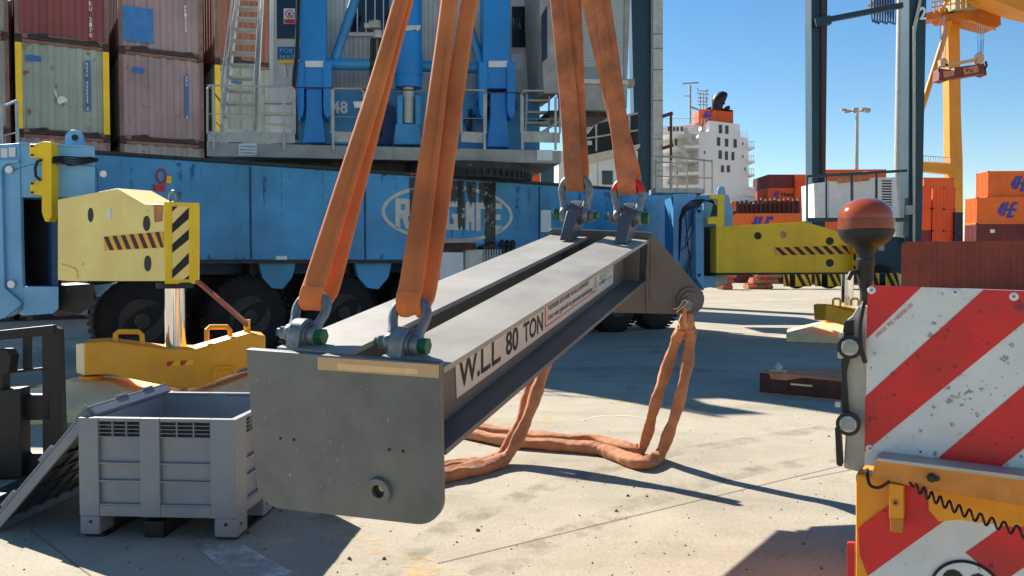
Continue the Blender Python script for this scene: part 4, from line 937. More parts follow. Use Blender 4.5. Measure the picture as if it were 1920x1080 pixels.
hb0 = nr['RR'].z - loc(bn(827.4, 856)).z; hb1 = fr_['RR'].z - loc(bn(1211, 528, BL)).z
def sect(d, l, r, y, H):
    a, b = d[l], d[r]; tf, tw = .024, .016; cx = (a.x + b.x) / 2; cz = (a.z + b.z) / 2
    P = lambda x, z: B(x, y, z)
    za, zb_ = a.z, b.z
    top = [P(a.x, za), P(b.x, zb_), P(b.x, zb_ - tf), P(a.x, za - tf)]
    web = [P(cx - tw / 2, cz - tf), P(cx + tw / 2, cz - tf), P(cx + tw / 2, cz - H + tf), P(cx - tw / 2, cz - H + tf)]
    bot = [P(a.x, za - H + tf), P(b.x, zb_ - H + tf), P(b.x, zb_ - H), P(a.x, za - H)]
    return top, web, bot
def loft(mb, s0, s1):
    n = len(s0); mb.poly(s0); mb.poly(list(reversed(s1)))
    for i in range(n): j = (i + 1) % n; mb.poly([s0[i], s0[j], s1[j], s1[i]])
for l, r in (('LL', 'LR'), ('RL', 'RR')):
    s0 = sect(nr, l, r, .02, hb0); s1 = sect(fr_, l, r, BL, hb1)
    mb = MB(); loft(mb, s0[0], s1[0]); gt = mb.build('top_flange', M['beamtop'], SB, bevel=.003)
    mb = MB(); loft(mb, s0[1], s1[1]); loft(mb, s0[2], s1[2])
    for f in (.955,):
        w0 = [s0[1][i].lerp(s1[1][i], f) for i in range(4)]
        mb.box(w0[1], bx * .12, by * .015, w0[2] - w0[1]); mb.box(w0[0], -bx * .12, by * .015, w0[3] - w0[0])
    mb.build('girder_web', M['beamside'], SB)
# end plate
yp = -.012
pc = [loc(onp(x, y, B(0, -.022, 0), by)) for x, y in ((461, 655), (824, 682), (829, 989), (484, 949))]
def plate_pt(u, v): # u 0..1 left-right, v 0..1 top-bottom
    t = pc[0].lerp(pc[1], u); b = pc[3].lerp(pc[2], u); return t.lerp(b, v)
prof = [(0, 0), (1, 0)]
ru, rv = .13, .16
prof += [(1 - ru + ru * math.cos(t), 1 - rv + rv * math.sin(t)) for t in [k * math.pi / 16 for k in range(9)]]
prof += [(ru - ru * math.sin(t), 1 - rv + rv * math.cos(t)) for t in [k * math.pi / 16 for k in range(9)]]
mb = MB(); mb.prism([B(*plate_pt(u, v)) for u, v in prof], by * .034); pl = mb.build('end_plate', M['plate'], SB, bevel=.003)
def pp(px, py, off=0): return onp(px, py, B(0, -.022 - off, 0), by)
mb = MB()
for x, y in ((526, 822), (551, 824.5), (730, 843), (755.5, 846)):
    c = pp(x, y, .0005); mb.cyl(c, c + by * -.001, .0075, 14)
mb.build('bolt_hole', M['black'], pl)
c = pp(713, 918); mb = MB()
ring = []
for k in range(32):
    t0, t1 = 2 * math.pi * k / 32, 2 * math.pi * (k + 1) / 32
    e = lambda t, r, o: c + bx * math.cos(t) * r + bz * math.sin(t) * r - by * o
    mb.poly([e(t0, .058, 0), e(t1, .058, 0), e(t1, .055, .022), e(t0, .055, .022)]); mb.poly([e(t0, .055, .022), e(t1, .055, .022), e(t1, .029, .022), e(t0, .029, .022)]); mb.poly([e(t0, .029, .022), e(t1, .029, .022), e(t1, .029, .0), e(t0, .029, .0)])
mb.build('pin_boss', M['plate'], pl, smooth=35)
mb = MB(); mb.cyl(c - by * .001, c + by * .0005, .0285, 28); hl = mb.build('pin_hole', M['black'], pl)
mb = MB(); c2 = c + bx * .009 + bz * .009; mb.cyl(c2 - by * .0018, c2 - by * .001, .015, 18); mb.build('painted_lit_view', mat('lit_concrete_beyond', srgb(190, 165, 130), .9), pl)  # disc coloured like sunlit ground seen through the hole
mb = MB(); mb.mi = 0; mb.prism([pp(x, y, .0012) for x, y in ((595, 669), (823, 684), (823, 709), (596, 693))], -by * .0006)
mb.mi = 1; mb.prism([pp(x, y, .0020) for x, y in ((632, 681), (783, 692), (783, 702), (634, 693))], -by * .0006); mb.build('brown_tape', [M['tape'], M['tape2']], pl)
mb = MB(); random.seed(11)
for k in range(36):
    x = random.uniform(480, 815) if k % 3 else random.uniform(560, 690); y = random.uniform(690, 940) ; l = random.choice((3, 4, 5, 9, 14)) * random.uniform(.6, 1.2); w = random.uniform(.8, 2.2)
    mb.poly([pp(*q, .001) for q in ((x - w, y - l * .3), (x, y - l * .5), (x + w, y - l * .25), (x + w * .6, y + l * .1), (x + .4, y + l * .5), (x - .4, y + l * .45), (x - w * .8, y + l * .1))])
mb.build('paint_drip', alpha_mat('pale_splashes', srgb(150, 153, 150), 60, .2, .6), pl)
# far end plate: triangular bracket
def fpt(px, py): return onp(px, py, B(0, BL + .0, 0), by)
yF = BL - .06
rj = fr_['RR'].x; 
# outline runs across (behind the girders) and down to the right hand pin
mb = MB(); pts = [onp(x, y, B(0, BL, 0), by) for x, y in ((1030, 431), (1035, 429), (1221, 436))]
mb.prism([onp(x, y, B(0, BL + .005, 0), by) for x, y in ((1029, 432), (1034, 429), (1221, 436), (1219, 560), (1060, 520), (1030, 480))], by * .03); mb.build('far_end_plate', M['beam'], SB, bevel=.003)
outl = [(1221, 436), (1228, 442), (1305, 533)] + [(1292 + 29 * math.cos(t), 561 + 29 * math.sin(t)) for t in [-.75 + k * .3 for k in range(8)]] + [(1150, 586), (1128, 575), (1210, 520), (1214, 450)]
sN = (bx * .45 - by * .9).normalized()             # bracket faces back along the girders
cF = onp(1216, 449, B(0, BL, 0), by)
def sp(px, py, off=0): return onp(px, py, cF + sN * off, sN)
mb = MB(); mb.prism([sp(x, y) for x, y in outl], -sN * .035); br = mb.build('pin_bracket', M['beam'], SB, bevel=.003)
c = sp(1291, 561); mb = MB(); mb.lathe(c, sN, [(0, .1), (.02, .1), (.021, .075), (.035, .07), (.036, .02)], 32); mb.build('pin_boss', M['beam'], br, smooth=30)
mb = MB(); c = sp(1285, 570, .03); mb.cyl(c, c + sN * .05, .045, 20); mb.build('pin_end', M['shack'], br, smooth=35)
mb = MB(); mb.tube([sp(x, y, .1) for x, y in ((1263, 579), (1270, 579), (1277, 571), (1279, 564), (1286, 562), (1289, 567), (1287, 573), (1280, 575), (1268, 586))], .0045, 6); mb.build('split_pin', M['tape2'], br, smooth=True)
mb = MB(); mb.prism([sp(x, y, .002) for x, y in ((1210, 528), (1214, 532), (1216, 586), (1212, 586))], sN * .012); mb.build('stiffener', M['beam'], br)
# lettering on the right web
wc0 = (nr['RL'] + nr['RR']) / 2; wc1 = (fr_['RL'] + fr_['RR']) / 2
W0 = B(wc0.x + .008, .02, wc0.z - hb0 / 2); W1 = B(wc1.x + .008, BL, wc1.z - hb1 / 2); dW = (W1 - W0).normalized(); nW = dW.cross(bz).normalized(); uW = nW.cross(dW).normalized()
if uW.z < 0: uW = -uW
def ow(px, py, off=0): return onp(px, py, W0 + nW * off, nW)
sgn = 1 if nW.x > 0 else -1
nWs = nW * sgn
def ow(px, py, off=0): return onp(px, py, W0 + nWs * off, nW)
mb = MB(); mb.prism([ow(x, y, .002) for x, y in ((853, 676), (856, 747), (1022, 624), (1149, 531), (1150, 478), (1022, 566))], nWs * .002); st = mb.build('load_label', mat('white_label_film', srgb(206, 206, 200), .45, var=.04, vs=9), SB)
def wtext(mb, t, p0, p1, hpx, bold=0, al=0):
    a = ow(*p0, .006); b = ow(*p1, .006); top = ow(p0[0], p0[1] - hpx, .006)
    xd = (b - a); mb.text(t, a, xd, (top - a), (top - a).length, xd.length, bold)
mb = MB(); wtext(mb, 'W.L.L.', (861, 731), (939, 677), 53, .02); wtext(mb, '80', (949, 669), (972, 654), 46, .02); wtext(mb, 'TON', (982, 645), (1018, 620), 38, .02)
mb.build('large_lettering', M['black'], st)
mb = MB(); wtext(mb, 'Verboden zich onder de last te bevinden.', (1028, 584), (1104, 533), 14, .006); wtext(mb, 'Lees voor gebruik de gebruikershandleiding.', (1028, 604), (1111, 548), 14, .006)
mb.build('warning_text', M['black'], st)
mb = MB(); mb.prism([ow(x, y, .005) for x, y in ((1023, 614), (1116, 546.5), (1116, 545), (1023, 612))], nWs * .001); mb.prism([ow(x, y, .005) for x, y in ((1022, 613), (1023.5, 612), (1023.5, 575), (1022, 576))], nWs * .001)
mb.build('red_line', M['red'], st)
mb = MB(); wtext(mb, 'DEIJ', (1124, 538), (1134, 530), 8, .02); wtext(mb, 'Kranen', (1136, 527), (1147, 519), 4.5, 0); mb.build('blue_logo_text', M['cratebl'], st)
mb = MB()
for q in (((1114, 536), (1119, 532), (1116.5, 520)), ((1113, 549), (1119, 545), (1119, 535), (1113, 539))):
    P_ = [ow(x, y, .006) for x, y in q]; mb.tube(P_, .0012, 4, close=True)
for q in (((1125, 520), (1136, 512), (1136, 507), (1125, 515)), ((1138, 511), (1148, 504), (1148, 499), (1138, 506)), ((1125, 526), (1136, 518), (1136, 514), (1125, 522))):
    mb.tube([ow(x, y, .006) for x, y in q], .0009, 4, close=True)
mb.build('label_outline', M['black'], st)
mb = MB(); mb.tube([ow(x, y, .004) for x, y in ((1166, 501), (1172, 497), (1172, 485), (1166, 489))], .002, 4, close=True); mb.build('inspection_window', M['galv'], SB)
# lugs and shackles
def frameat(p): return p
def lug(px, py, s, yl, lean, label=None):
    """px,py: bolt centre in the picture; s scale"""
    c = B(0, yl, 0); cpt = onp(px, py, c, by); l = loc(cpt)
    ztop = 0.0
    mb = MB(); w = .06 * s; r = .07 * s; h = l.z - ztop
    prof = [(-.075 * s, -h), (.075 * s, -h)] + [(r * math.cos(t), r * math.sin(t)) for t in [k * math.pi / 12 for k in range(13)]]
    prof = [(-r * 1.25 + lean * -h * 0, -h + .0), (r * 1.25, -h)] + prof[2:]
    mb.prism([B(l.x - w / 2, l.y + a + (b_ * lean), l.z + b_) for a, b_ in prof], bx * w)
    o = mb.build('lug', M['beam'] if s > 1.2 else M['shack'], SB, bevel=.004, smooth=35)
    mb = MB()
    for sg_ in (-1, 1): q = B(l.x + sg_ * w / 2, l.y, l.z); mb.cyl(q, q + bx * sg_ * .012 * s, .05 * s, 24)
    mb.build('lug_cheek', M['beam'] if s > 1.2 else M['shack'], o, smooth=35)
    return cpt
def shackle(c, s, updir, label, headside=1, bowm='shack', cotter=False):
    t = thing('bow_shackle', c, label, 'shackle', 'bow shackles on the lifting beam')
    X = bx; U = Vector(updir).normalized(); k = s
    U = (U - X * U.dot(X) * .6).normalized()
    pts = []
    for x, z in ((-.055, -.0), (-.057, .03), (-.062, .07), (-.074, .105), (-.076, .14), (-.062, .175), (-.035, .195), (0, .202), (.035, .195), (.062, .175), (.076, .14), (.074, .105), (.062, .07), (.057, .03), (.055, 0)):
        pts.append(c + X * x * k + U * z * k)
    rr = [.025 * k] * 2 + [.0205 * k] * 11 + [.025 * k] * 2
    P = []; R = []
    for i in range(len(pts) - 1):
        for f in (0, .5): P.append(pts[i].lerp(pts[i + 1], f)); R.append(rr[i] * (1 - f) + rr[i + 1] * f)
    P.append(pts[-1]); R.append(rr[-1])
    sm = [P[0]] + [(P[i - 1] + P[i] * 2 + P[i + 1]) / 4 for i in range(1, len(P) - 1)] + [P[-1]]
    mb = MB(); mb.mi = 0
    if bowm == 'red':
        mb.tube(sm[:9], R[:9], 14); mb.tube(sm[20:], R[20:], 14); mb.mi = 1; mb.tube(sm[8:21], [x * 1.01 for x in R[8:21]], 14); mb.mi = 0
    else: mb.tube(sm, R, 14)
    for sg_ in (-1, 1):
        q = c + X * sg_ * .055 * k; mb.lathe(q - X * .021 * k, X, [(0, .034 * k), (.006 * k, .041 * k), (.036 * k, .041 * k), (.042 * k, .034 * k)], 20)
    mb.build('bow', [M['shack'], M['red']] if bowm == 'red' else M['shack'], t, smooth=50)
    h = headside; mb = MB(); mb.cyl(c - X * .1 * k, c + X * .1 * k, .02 * k, 16); mb.build('pin', M['dark'], t, smooth=True)
    mb = MB(); mb.tube([c + X * h * .08 * k, c + X * h * .112 * k], .035 * k, 6); mb.build('bolt_head', M['green'], t, bevel=.002)
    mb = MB(); mb.tube([c - X * h * .08 * k, c - X * h * .105 * k], .031 * k, 6); mb.build('nut', M['shack'], t, bevel=.002)
    mb = MB(); mb.cyl(c - X * h * .105 * k, c - X * h * .125 * k, .019 * k, 14); mb.build('pin_tip', M['green'], t)
    if cotter:
        k = s * .7; q = c - X * h * .115 * k; mb = MB(); mb.tube([q + U * .035 * k, q - X * h * .04 * k + U * .03 * k, q - X * h * .05 * k - U * .03 * k, q - U * .05 * k], .0025 * k, 5); mb.tube([q + U * .03 * k, q + X * h * .02 * k - U * .05 * k], .002 * k, 5); mb.build('safety_pin', M['galv'], t)
    return U
HOOK = Vector((.22, 5.5, 7.6))
def topat(px, Y): return A(px, 0, Y)
SL = []
def slingdir(c, tp): return (tp - c).normalized()
# near left, near right, far left, far right
c1_ = lug(567, 627, 1.0, .112, 0); c2_ = lug(756, 645, 1.03, .115, 0)
c3_ = lug(1078, 403, 1.5, BL - .1, .75); c4_ = lug(1178, 408, 1.5, BL - .1, .75)
t1, t2, t3, t4 = A(752, 0, 4.75), A(842, 0, 4.55), A(1048, 0, 7.05), A(1128, 0, 6.9)
specS = [(c1_, 1.0, t1, 'grey bow shackle with green bolt, leftmost on the near end of the beam', 1, 'shack', False),
         (c2_, 1.03, t2, 'grey bow shackle with green bolt in the middle of the near beam end', 1, 'shack', False),
         (c3_, 1.52, t3, 'all grey bow shackle on the far end of the beam', -1, 'shack', True),
         (c4_, 1.45, t4, 'bow shackle with red painted bow on the far end of the beam', 1, 'red', True)]
def catm(P, n=8):
    P = [Vector(p) for p in P]; out = []; Q = [P[0] * 2 - P[1]] + P + [P[-1] * 2 - P[-2]]
    for i in range(1, len(Q) - 2):
        for k in range(n):
            t = k / n; a, b, c, d = Q[i - 1], Q[i], Q[i + 1], Q[i + 2]
            out.append(.5 * ((2 * b) + (c - a) * t + (2 * a - 5 * b + 4 * c - d) * t * t + (3 * b - a - 3 * c + d) * t ** 3))
    out.append(P[-1]); return out
def ribbon(mb, path, widths, th, side, folds=3, seed=0, n=26, amp=.12):
    """flat padded sleeve: rounded rectangle section with lengthwise folds"""
    rnd = random.Random(seed); b0 = len(mb.v); N = len(path)
    ph = [rnd.uniform(0, 6.28) for _ in range(6)]
    for i, p in enumerate(path):
        t = (path[min(i + 1, N - 1)] - path[max(i - 1, 0)]).normalized(); x = side - t * t.dot(side); x.normalize(); y = t.cross(x)
        s = i / N
        for k in range(n):
            a = 2 * math.pi * k / n; ca, sa = math.cos(a), math.sin(a)
            X = math.copysign(abs(ca) ** .55, ca); Y = math.copysign(abs(sa) ** .7, sa)
            crease = -.9 * math.exp(-((X - .12 - .25 * math.sin(s * 5 + ph[0])) / .10) ** 2) * (1 if Y > 0 else .3)
            wv = amp * (math.sin(s * 46 + ph[1] + X * 2) * .5 + math.sin(s * 23 + ph[2] - X * 3) + .5 * math.sin(s * 91 + ph[3] + X * 4) + .7 * math.sin(X * 7 + ph[4] + s * 9))
            mb.v.append(p + x * X * widths[i] / 2 * (1 + .04 * math.sin(s * 31 + ph[5] + a)) + y * (Y * (1 + crease) + wv * abs(Y)) * th[i] / 2)
    for i in range(N - 1):
        for k in range(n):
            l = (k + 1) % n; mb.f.append((b0 + i * n + k, b0 + i * n + l, b0 + (i + 1) * n + l, b0 + (i + 1) * n + k)); mb.m.append(mb.mi)
    mb.f.append(tuple(range(b0, b0 + n))); mb.f.append(tuple(range(b0 + (N - 1) * n, b0 + N * n))); mb.m += [mb.mi] * 2
labs = ['orange webbing sling rising from the leftmost near shackle', 'orange webbing sling rising from the middle near shackle',
        'soiled orange webbing sling on the all grey far shackle', 'soiled orange webbing sling on the red far shackle']
for i, (c, s, tp, lab, hs, bm_, ct) in enumerate(specS):
    U = shackle(c, s, tp - c, lab, hs, bm_, ct)
    bot = c + U * .186 * s                                # inside of the bow crown
    d = (tp - bot).normalized(); fwd = (-by - d * d.dot(-by)).normalized()   # towards the camera along the girder
    w0 = (.108, .108, .145, .145)[i]; wt = (.088, .088, .138, .138)[i]; ix = Vector((1, 0, 0)); k0 = (.022, .022, .02, .02)[i]; k1 = (.004, .088, .10, -.10)[i]
    top = tp + (HOOK - tp) * .8
    under = bot - U * .045 * s
    sg = (tp - bot) / 3
    P = [tp + sg * 2, tp + sg, tp, bot.lerp(tp, .66), bot.lerp(tp, .33) + fwd * .012, bot + d * .1 + fwd * .03 * s, bot + fwd * .036 * s + d * .02, under + U * .012 + fwd * .02 * s, under - fwd * .012 * s, bot - fwd * .036 * s + d * .02 + ix * k0 * .5,
         bot + d * .12 - fwd * .04 * s + ix * k0, bot.lerp(tp, .33) - fwd * .035 + ix * (k0 * .67 + k1 * .33), bot.lerp(tp, .66) - fwd * .035 + ix * (k0 * .33 + k1 * .67), tp - fwd * .035 + ix * k1, tp + sg - fwd * .035 + ix * k1 * 1.33, tp + sg * 2 - fwd * .035 + ix * k1 * 1.67]
    path = catm(P, 14); n = len(path); ws = []; ths = []
    for q in path:
        k = min(1, max(0, (q - bot).length / 1.6)); ws.append(w0 * (1 - k) + wt * k); ths.append(.026 * s * (1 - k) + .034 * k * (1.2 if i > 1 else 1))
    mb = MB(); side = (bx * .5 + ix * .5).normalized()
    ribbon(mb, path, ws, ths, side, seed=i + 1, amp=.035)
    o = mb.build('webbing_sling', M['sling'] if i < 2 else M['slingd'], None, smooth=60)
    tag(o, labs[i], 'sling', 'orange lifting slings')
# slings hanging below the far bracket
def loop(P, r, label, m, flat=.8):
    path = catm(P, 9); mb = MB(); n = len(path)
    R = [r * (1 + .06 * math.sin(i * .9) + .05 * math.sin(i * .37 + 1)) for i in range(n)]
    path = catm(P, 22); n = len(path); rn = random.Random(len(P) + n)
    ribbon(mb, path, [r * 2.25 * (1 + .09 * math.sin(i * .17) + 0.03 * math.sin(i * .83 + 1)) for i in range(n)], [r * 1.7 * (1 - .12 * math.sin(i * .31) + .03 * math.sin(i * 1.1)) for i in range(n)], Vector((.25, 1, .15)), seed=n, n=24, amp=.07)
    return mb
pin = sp(1290, 600, 0)
g_ = lambda x, y, z=.055: G(x, y, z)
PA = sp(1282, 606, .0); PB = sp(1292, 606, -.02)
mb = loop([PA + Vector((0, 0, -.02)), A(1268, 640, 7.0), A(1240, 720, 7.05), A(1222, 780, 7.12), g_(1205, 838, .07), g_(1180, 842), g_(1120, 826), g_(1040, 822), g_(960, 812), g_(890, 800), g_(830, 785)], .052, '', None)
mb2 = loop([PB + Vector((0, 0, -.02)), A(1294, 640, 6.95), A(1283, 710, 6.9), A(1262, 790, 6.95), g_(1238, 850, .08), g_(1205, 868), g_(1150, 850), g_(1115, 840), g_(1040, 834), g_(950, 826), g_(880, 812), g_(820, 795)], .054, '', None)
b0 = len(mb.v); mb.v += mb2.v; mb.f += [tuple(i + b0 for i in f) for f in mb2.f]; mb.m += mb2.m
arc = loop([PA + Vector((0, 0, -.05)), PA + Vector((.01, 0, .03)), PB + Vector((-.005, 0, .04)), PB + Vector((.0, 0, -.05))], .05, '', None); b0 = len(mb.v); mb.v += arc.v; mb.f += [tuple(i + b0 for i in f) for f in arc.f]; mb.m += arc.m
o = mb.build('round_sling', M['slingf'], None, smooth=70); tag(o, 'orange round sling hanging from the right bracket pin and trailing on the concrete', 'sling', 'orange lifting slings')
mb = loop([A(1045, 560, 7.4), A(1032, 640, 7.35), A(1018, 700, 7.25), A(990, 780, 7.1), g_(955, 850, .1), g_(915, 872), g_(870, 883), g_(815, 893), g_(760, 898)], .056, '', None)
mb2 = loop([A(1030, 560, 7.45), A(1012, 650, 7.42), A(995, 720, 7.35), A(975, 790, 7.25), g_(940, 850, .09), g_(905, 868), g_(860, 872), g_(800, 882), g_(740, 888)], .05, '', None)
b0 = len(mb.v); mb.v += mb2.v; mb.f += [tuple(i + b0 for i in f) for f in mb2.f]; mb.m += mb2.m
o = mb.build('round_sling', M['slingf'], None, smooth=70); tag(o, 'orange round sling hanging behind the girders and curving on the ground left', 'sling', 'orange lifting slings')
t = thing('pin_link', sp(1287, 585, .02), 'small rusty shackle link on the far bracket pin holding the trailing sling', 'shackle')
mb = MB(); mb.tube([sp(1284, 575, .075), sp(1283, 590, .09), sp(1283, 606, .1), sp(1288, 612, .04), sp(1292, 606, -.03), sp(1292, 590, -.045), sp(1291, 577, -.04)], .018, 10); mb.build('link_bow', M['rustb'], t, smooth=True)
mb = MB(); mb.cyl(sp(1285, 572, .1), sp(1291, 574, -.06), .02, 12); mb.build('link_pin', M['shack'], t, smooth=True)

# ------------------------------------------------------------------ plastic crate and lid
CA = G(150, 1008); CB = G(445, 1015); dX = (CB - CA); cw = dX.length; dX.normalize(); dY = Vector((-dX.y, dX.x, 0)); Hc = .74; dc = 1.05
CT = thing('plastic_crate', CA.lerp(CB, .5) + dY * dc / 2, 'grey plastic pallet box with an open top beside the hanging beam', 'crate')
def cl(u, v, z): return CA + dX * u + dY * v + Vector((0, 0, z))
def side(o, ax, inn, L, mb, mg, mk):
    """one side wall of the crate: o lower outer corner, ax along, inn inward"""
    P = lambda u, d, z: o + ax * u * L + inn * d + Vector((0, 0, z))
    bxs = lambda u0, u1, z0, z1, d0, d1, m: m.box(P(u0, d0, z0), ax * (u1 - u0) * L, inn * (d1 - d0), (0, 0, z1 - z0))
    zr = .135
    for u0, u1 in ((0, .125), (.39, .515), (.875 - .04, 1)): bxs(u0, u1, zr, Hc, 0, .045, mb)
    bxs(.125, .39, zr, .2, 0.004, .045, mb); bxs(.515, .835, zr, .2, .004, .045, mb)
    for u0, u1 in ((.125, .39), (.515, .835)):
        bxs(u0, u1, .2, .62, .03, .045, mb)
        for z in (.2, .345, .455): bxs(u0, u1, z, z + .012, .006, .03, mb)
        bxs(u0, u1, Hc - .018, Hc, .004, .045, mb)
        bxs(u0, u1, .62, Hc - .02, .032, .04, mk)  # dark strip stands in for shade behind the slats
        for k in range(5): bxs(u0, u1, .622 + k * .024, .626 + k * .024, .008, .032, mg)
        for k in (1, 2): u = u0 + (u1 - u0) * k / 3; bxs(u - .003, u + .003, .62, Hc - .02, .006, .032, mg)
mb, mg, mk = MB(), MB(), MB()
side(cl(0, 0, 0), dX, dY, cw, mb, mg, mk); side(cl(cw, 0.045, 0), dY, -dX, dc - .09, mb, mg, mk); side(cl(0, .045, 0), dY, dX, dc - .09, mb, mg, mk); side(cl(0, dc, 0), dX, -dY, cw, mb, mg, mk)
for z0_, z1_ in ((.2, Hc - .02),):
    mb.box(cl(.046, .046, z0_), dX * (cw - .092), dY * .006, (0, 0, z1_ - z0_)); mb.box(cl(.046, dc - .052, z0_), dX * (cw - .092), dY * .006, (0, 0, z1_ - z0_)); mb.box(cl(.046, .053, z0_), dX * .006, dY * (dc - .106), (0, 0, z1_ - z0_)); mb.box(cl(cw - .052, .053, z0_), dX * .006, dY * (dc - .106), (0, 0, z1_ - z0_))
mb.box(cl(.045, .045, .14), dX * (cw - .09), dY * (dc - .09), (0, 0, .03))
mb.build('crate_wall', M['crate'], CT, bevel=.006); mg.build('vent_grille', M['crate'], CT); mk.build('vent_recess', M['dark'], CT)
mb = MB()
for u in (0, cw * .835 + .02):
    for v in (0, dc * .42, dc - .17): mb.box(cl(u, v, .02), dX * (.125 if u == 0 else cw - u) , dY * .17, (0, 0, .115))
mb.build('crate_foot', M['crate'], CT, bevel=.01)
mb = MB()
for u in (.02, cw * .4, cw - .14): mb.box(cl(u, .03, 0), dX * .12, dY * (dc - .06), (0, 0, .018 if u != cw * .4 else .1))
mb.build('skid', M['black'], CT)
mb = MB()
for u, v in ((.07, -.001), (cw - .07, -.001)): c = cl(u, v, .1); mb.cyl(c, c - dY * .002, .011, 12)
for v in (.06, .2, .5, .56): c = cl(cw + .001, v, .09); mb.cyl(c, c + dX * .002, .011, 12)
mb.build('foot_hole', M['black'], CT)
# lid, leaning on the left rim
l0 = G(0, 988, .02); l0 = Vector((cl(0, 0, 0).x - .64, cl(0, 0, 0).y + .1, .015)); l1 = cl(.0, .06, .0); l1.z = .815
tl = A(165, 765, l1.y); l1 = Vector((tl.x + .0, l1.y, tl.z)); ld = (l1 - l0); ll = ld.length; ld.normalize(); dn = ld.cross(dY).normalized()
if dn.z > 0: dn = -dn
LD = thing('crate_lid', l0, 'grey ribbed plastic lid leaning against the left rim of the crate', 'lid')
mb = MB(); mb.box(l0, ld * ll, dY * 1.02, -dn * .012)
for v in (0, .99): mb.box(l0 + dY * v, ld * ll, dY * .03, dn * .06)
for f in (0, 1): mb.box(l0 + ld * (ll - .03) * f, ld * .03, dY * 1.02, dn * .06)
for f in (.18, .55, .88): mb.box(l0 + ld * ll * f - dn * .012 - dY * .004, ld * .12, dY * .03, -dn * .02)
for v in (.35, .7): mb.box(l0 + ld * (ll - .07) + dY * v - dn * .012, ld * .075, dY * .14, -dn * .014)
mb.build('lid_panel', M['crate'], LD, bevel=.004)
mb = MB()
for k in range(1, 7): mb.box(l0 + dY * .03 + ld * ll * k / 7, ld * .012, dY * .96, dn * .022)
for k in range(1, 6): mb.box(l0 + dY * (1.02 * k / 6) + ld * .03, ld * (ll - .06), dY * .012, dn * .02)
mb.box(l0 + dn * .001, ld * ll, dY * 1.02, dn * .004)  # dark sheet makes the underside darker than the lid panel
mb.build('lid_rib', mat('dark_lid_underside', srgb(62, 66, 72), .6), LD)
# forklift carriage
FY = 6.62
FK = thing('fork_carriage', A(50, 890, FY), 'black steel forklift carriage frame behind the leaning lid', 'forklift carriage')
def fk(x0, y0, x1, y1, d=.06, dy=0): return rect(x0, y0, x1, y1)
mb = MB()
fp(mb, [(78, 622), (102, 612), (112, 618), (120, 880), (80, 885)], FY, .07)
fp(mb, [(-60, 626), (100, 609), (102, 627), (-60, 645)], FY - .01, .05)
fp(mb, rect(42, 630, 57, 697), FY + .02, .03); fp(mb, [(-10, 698), (108, 686), (108, 691), (-10, 704)], FY + .0, .02)
mb.build('load_backrest', M['black'], FK, bevel=.006)
mb = MB(); fp(mb, rect(-12, 690, 6, 905), FY - .06, .1); fp(mb, [(-60, 735), (38, 728), (40, 895), (-60, 900)], FY - .08, .14); fp(mb, rect(20, 740, 95, 788), FY, .08); fp(mb, rect(20, 850, 90, 900), FY, .08); fp(mb, [(-5, 655), (12, 655), (20, 668), (16, 700), (-5, 705)], FY - .1, .12)
mb.build('carriage_plate', M['black'], FK, bevel=.008)
mb = MB(); q = A(20, 890, FY)
for dx_ in (-.25, .28): mb.box(Vector((q.x + dx_, 5.35 if dx_ < 0 else 5.5, .04)), (.13, 0, 0), (0, 1.25 if dx_ < 0 else 1.1, 0), (0, 0, .045))
mb.build('fork_tine', M['black'], FK, bevel=.005)

# ------------------------------------------------------------------ brown steel beam with twistlock
BS = thing('rusty_steel_beam', G(1500, 745), 'rusty brown steel box beam lying on the concrete left of the striped board', 'steel beam')
a = G(1424, 737); b_ = G(1580, 752); d = (b_ - a).normalized(); hb = .245; nb = Vector((-d.y, d.x, 0)); 
mb = MB(); mb.box(a + Vector((0, 0, .015)), d * 4.2, nb * .45, (0, 0, hb)); mb.build('beam_body', M['rustd'], BS, bevel=.006)
mb = MB(); 
q = [a + d * u + nb * v + Vector((0, 0, hb + .018)) for u, v in ((-.02, -.01), (4.3, -.01), (4.3, 2.6), (1.6, 1.9), (-.02, .5))]; mb.prism(q, (0, 0, .012)); mb.prism([p - Vector((0, 0, hb + .017)) for p in q], (0, 0, .012))
mb.prism([a + d * u - nb * .012 + Vector((0, 0, z)) for u, z in ((.13, hb + .02), (.15, hb - .05), (.35, hb - .05), (.55, hb - .0), (1.2, hb - .01), (4, hb - .03), (4, hb + .02))], nb * .008)
mb.build('top_plate', M['rustb'], BS)  # lighter rust than the body, painted as sun on the top
mb = MB(); mb.box(a + Vector((0, 0, .05)) - d * .003 + nb * .06, d * .004, nb * .33, (0, 0, .14)); mb.build('end_opening', M['black'], BS)
mb = MB(); mb.box(a + d * .4 - nb * .006 + Vector((0, 0, .14)), d * .27, nb * .004, (0, 0, .022)); mb.build('weld_strip', M['pad'], BS)
TW = thing('twistlock', A(1450, 690, 10.9), 'small grey twistlock cone standing on the end of the rusty beam', 'twistlock')
c = a + d * .2 + nb * .12 + Vector((0, 0, hb + .03))
mb = MB(); mb.box(c - d * .1 - nb * .06, d * .2, nb * .12, (0, 0, .025)); mb.lathe(c + Vector((0, 0, .025)), (0, 0, 1), [(0, .045), (.025, .042), (.027, .055), (.045, .05), (.095, .01)], 8); mb.build('cone', M['galv'], TW, smooth=30)
mb = MB(); mb.bar(c + d * .02 - nb * .06, c + d * .09 - nb * .09 - Vector((0, 0, .0)), .012, .012); mb.build('lock_lever', M['dark'], TW)

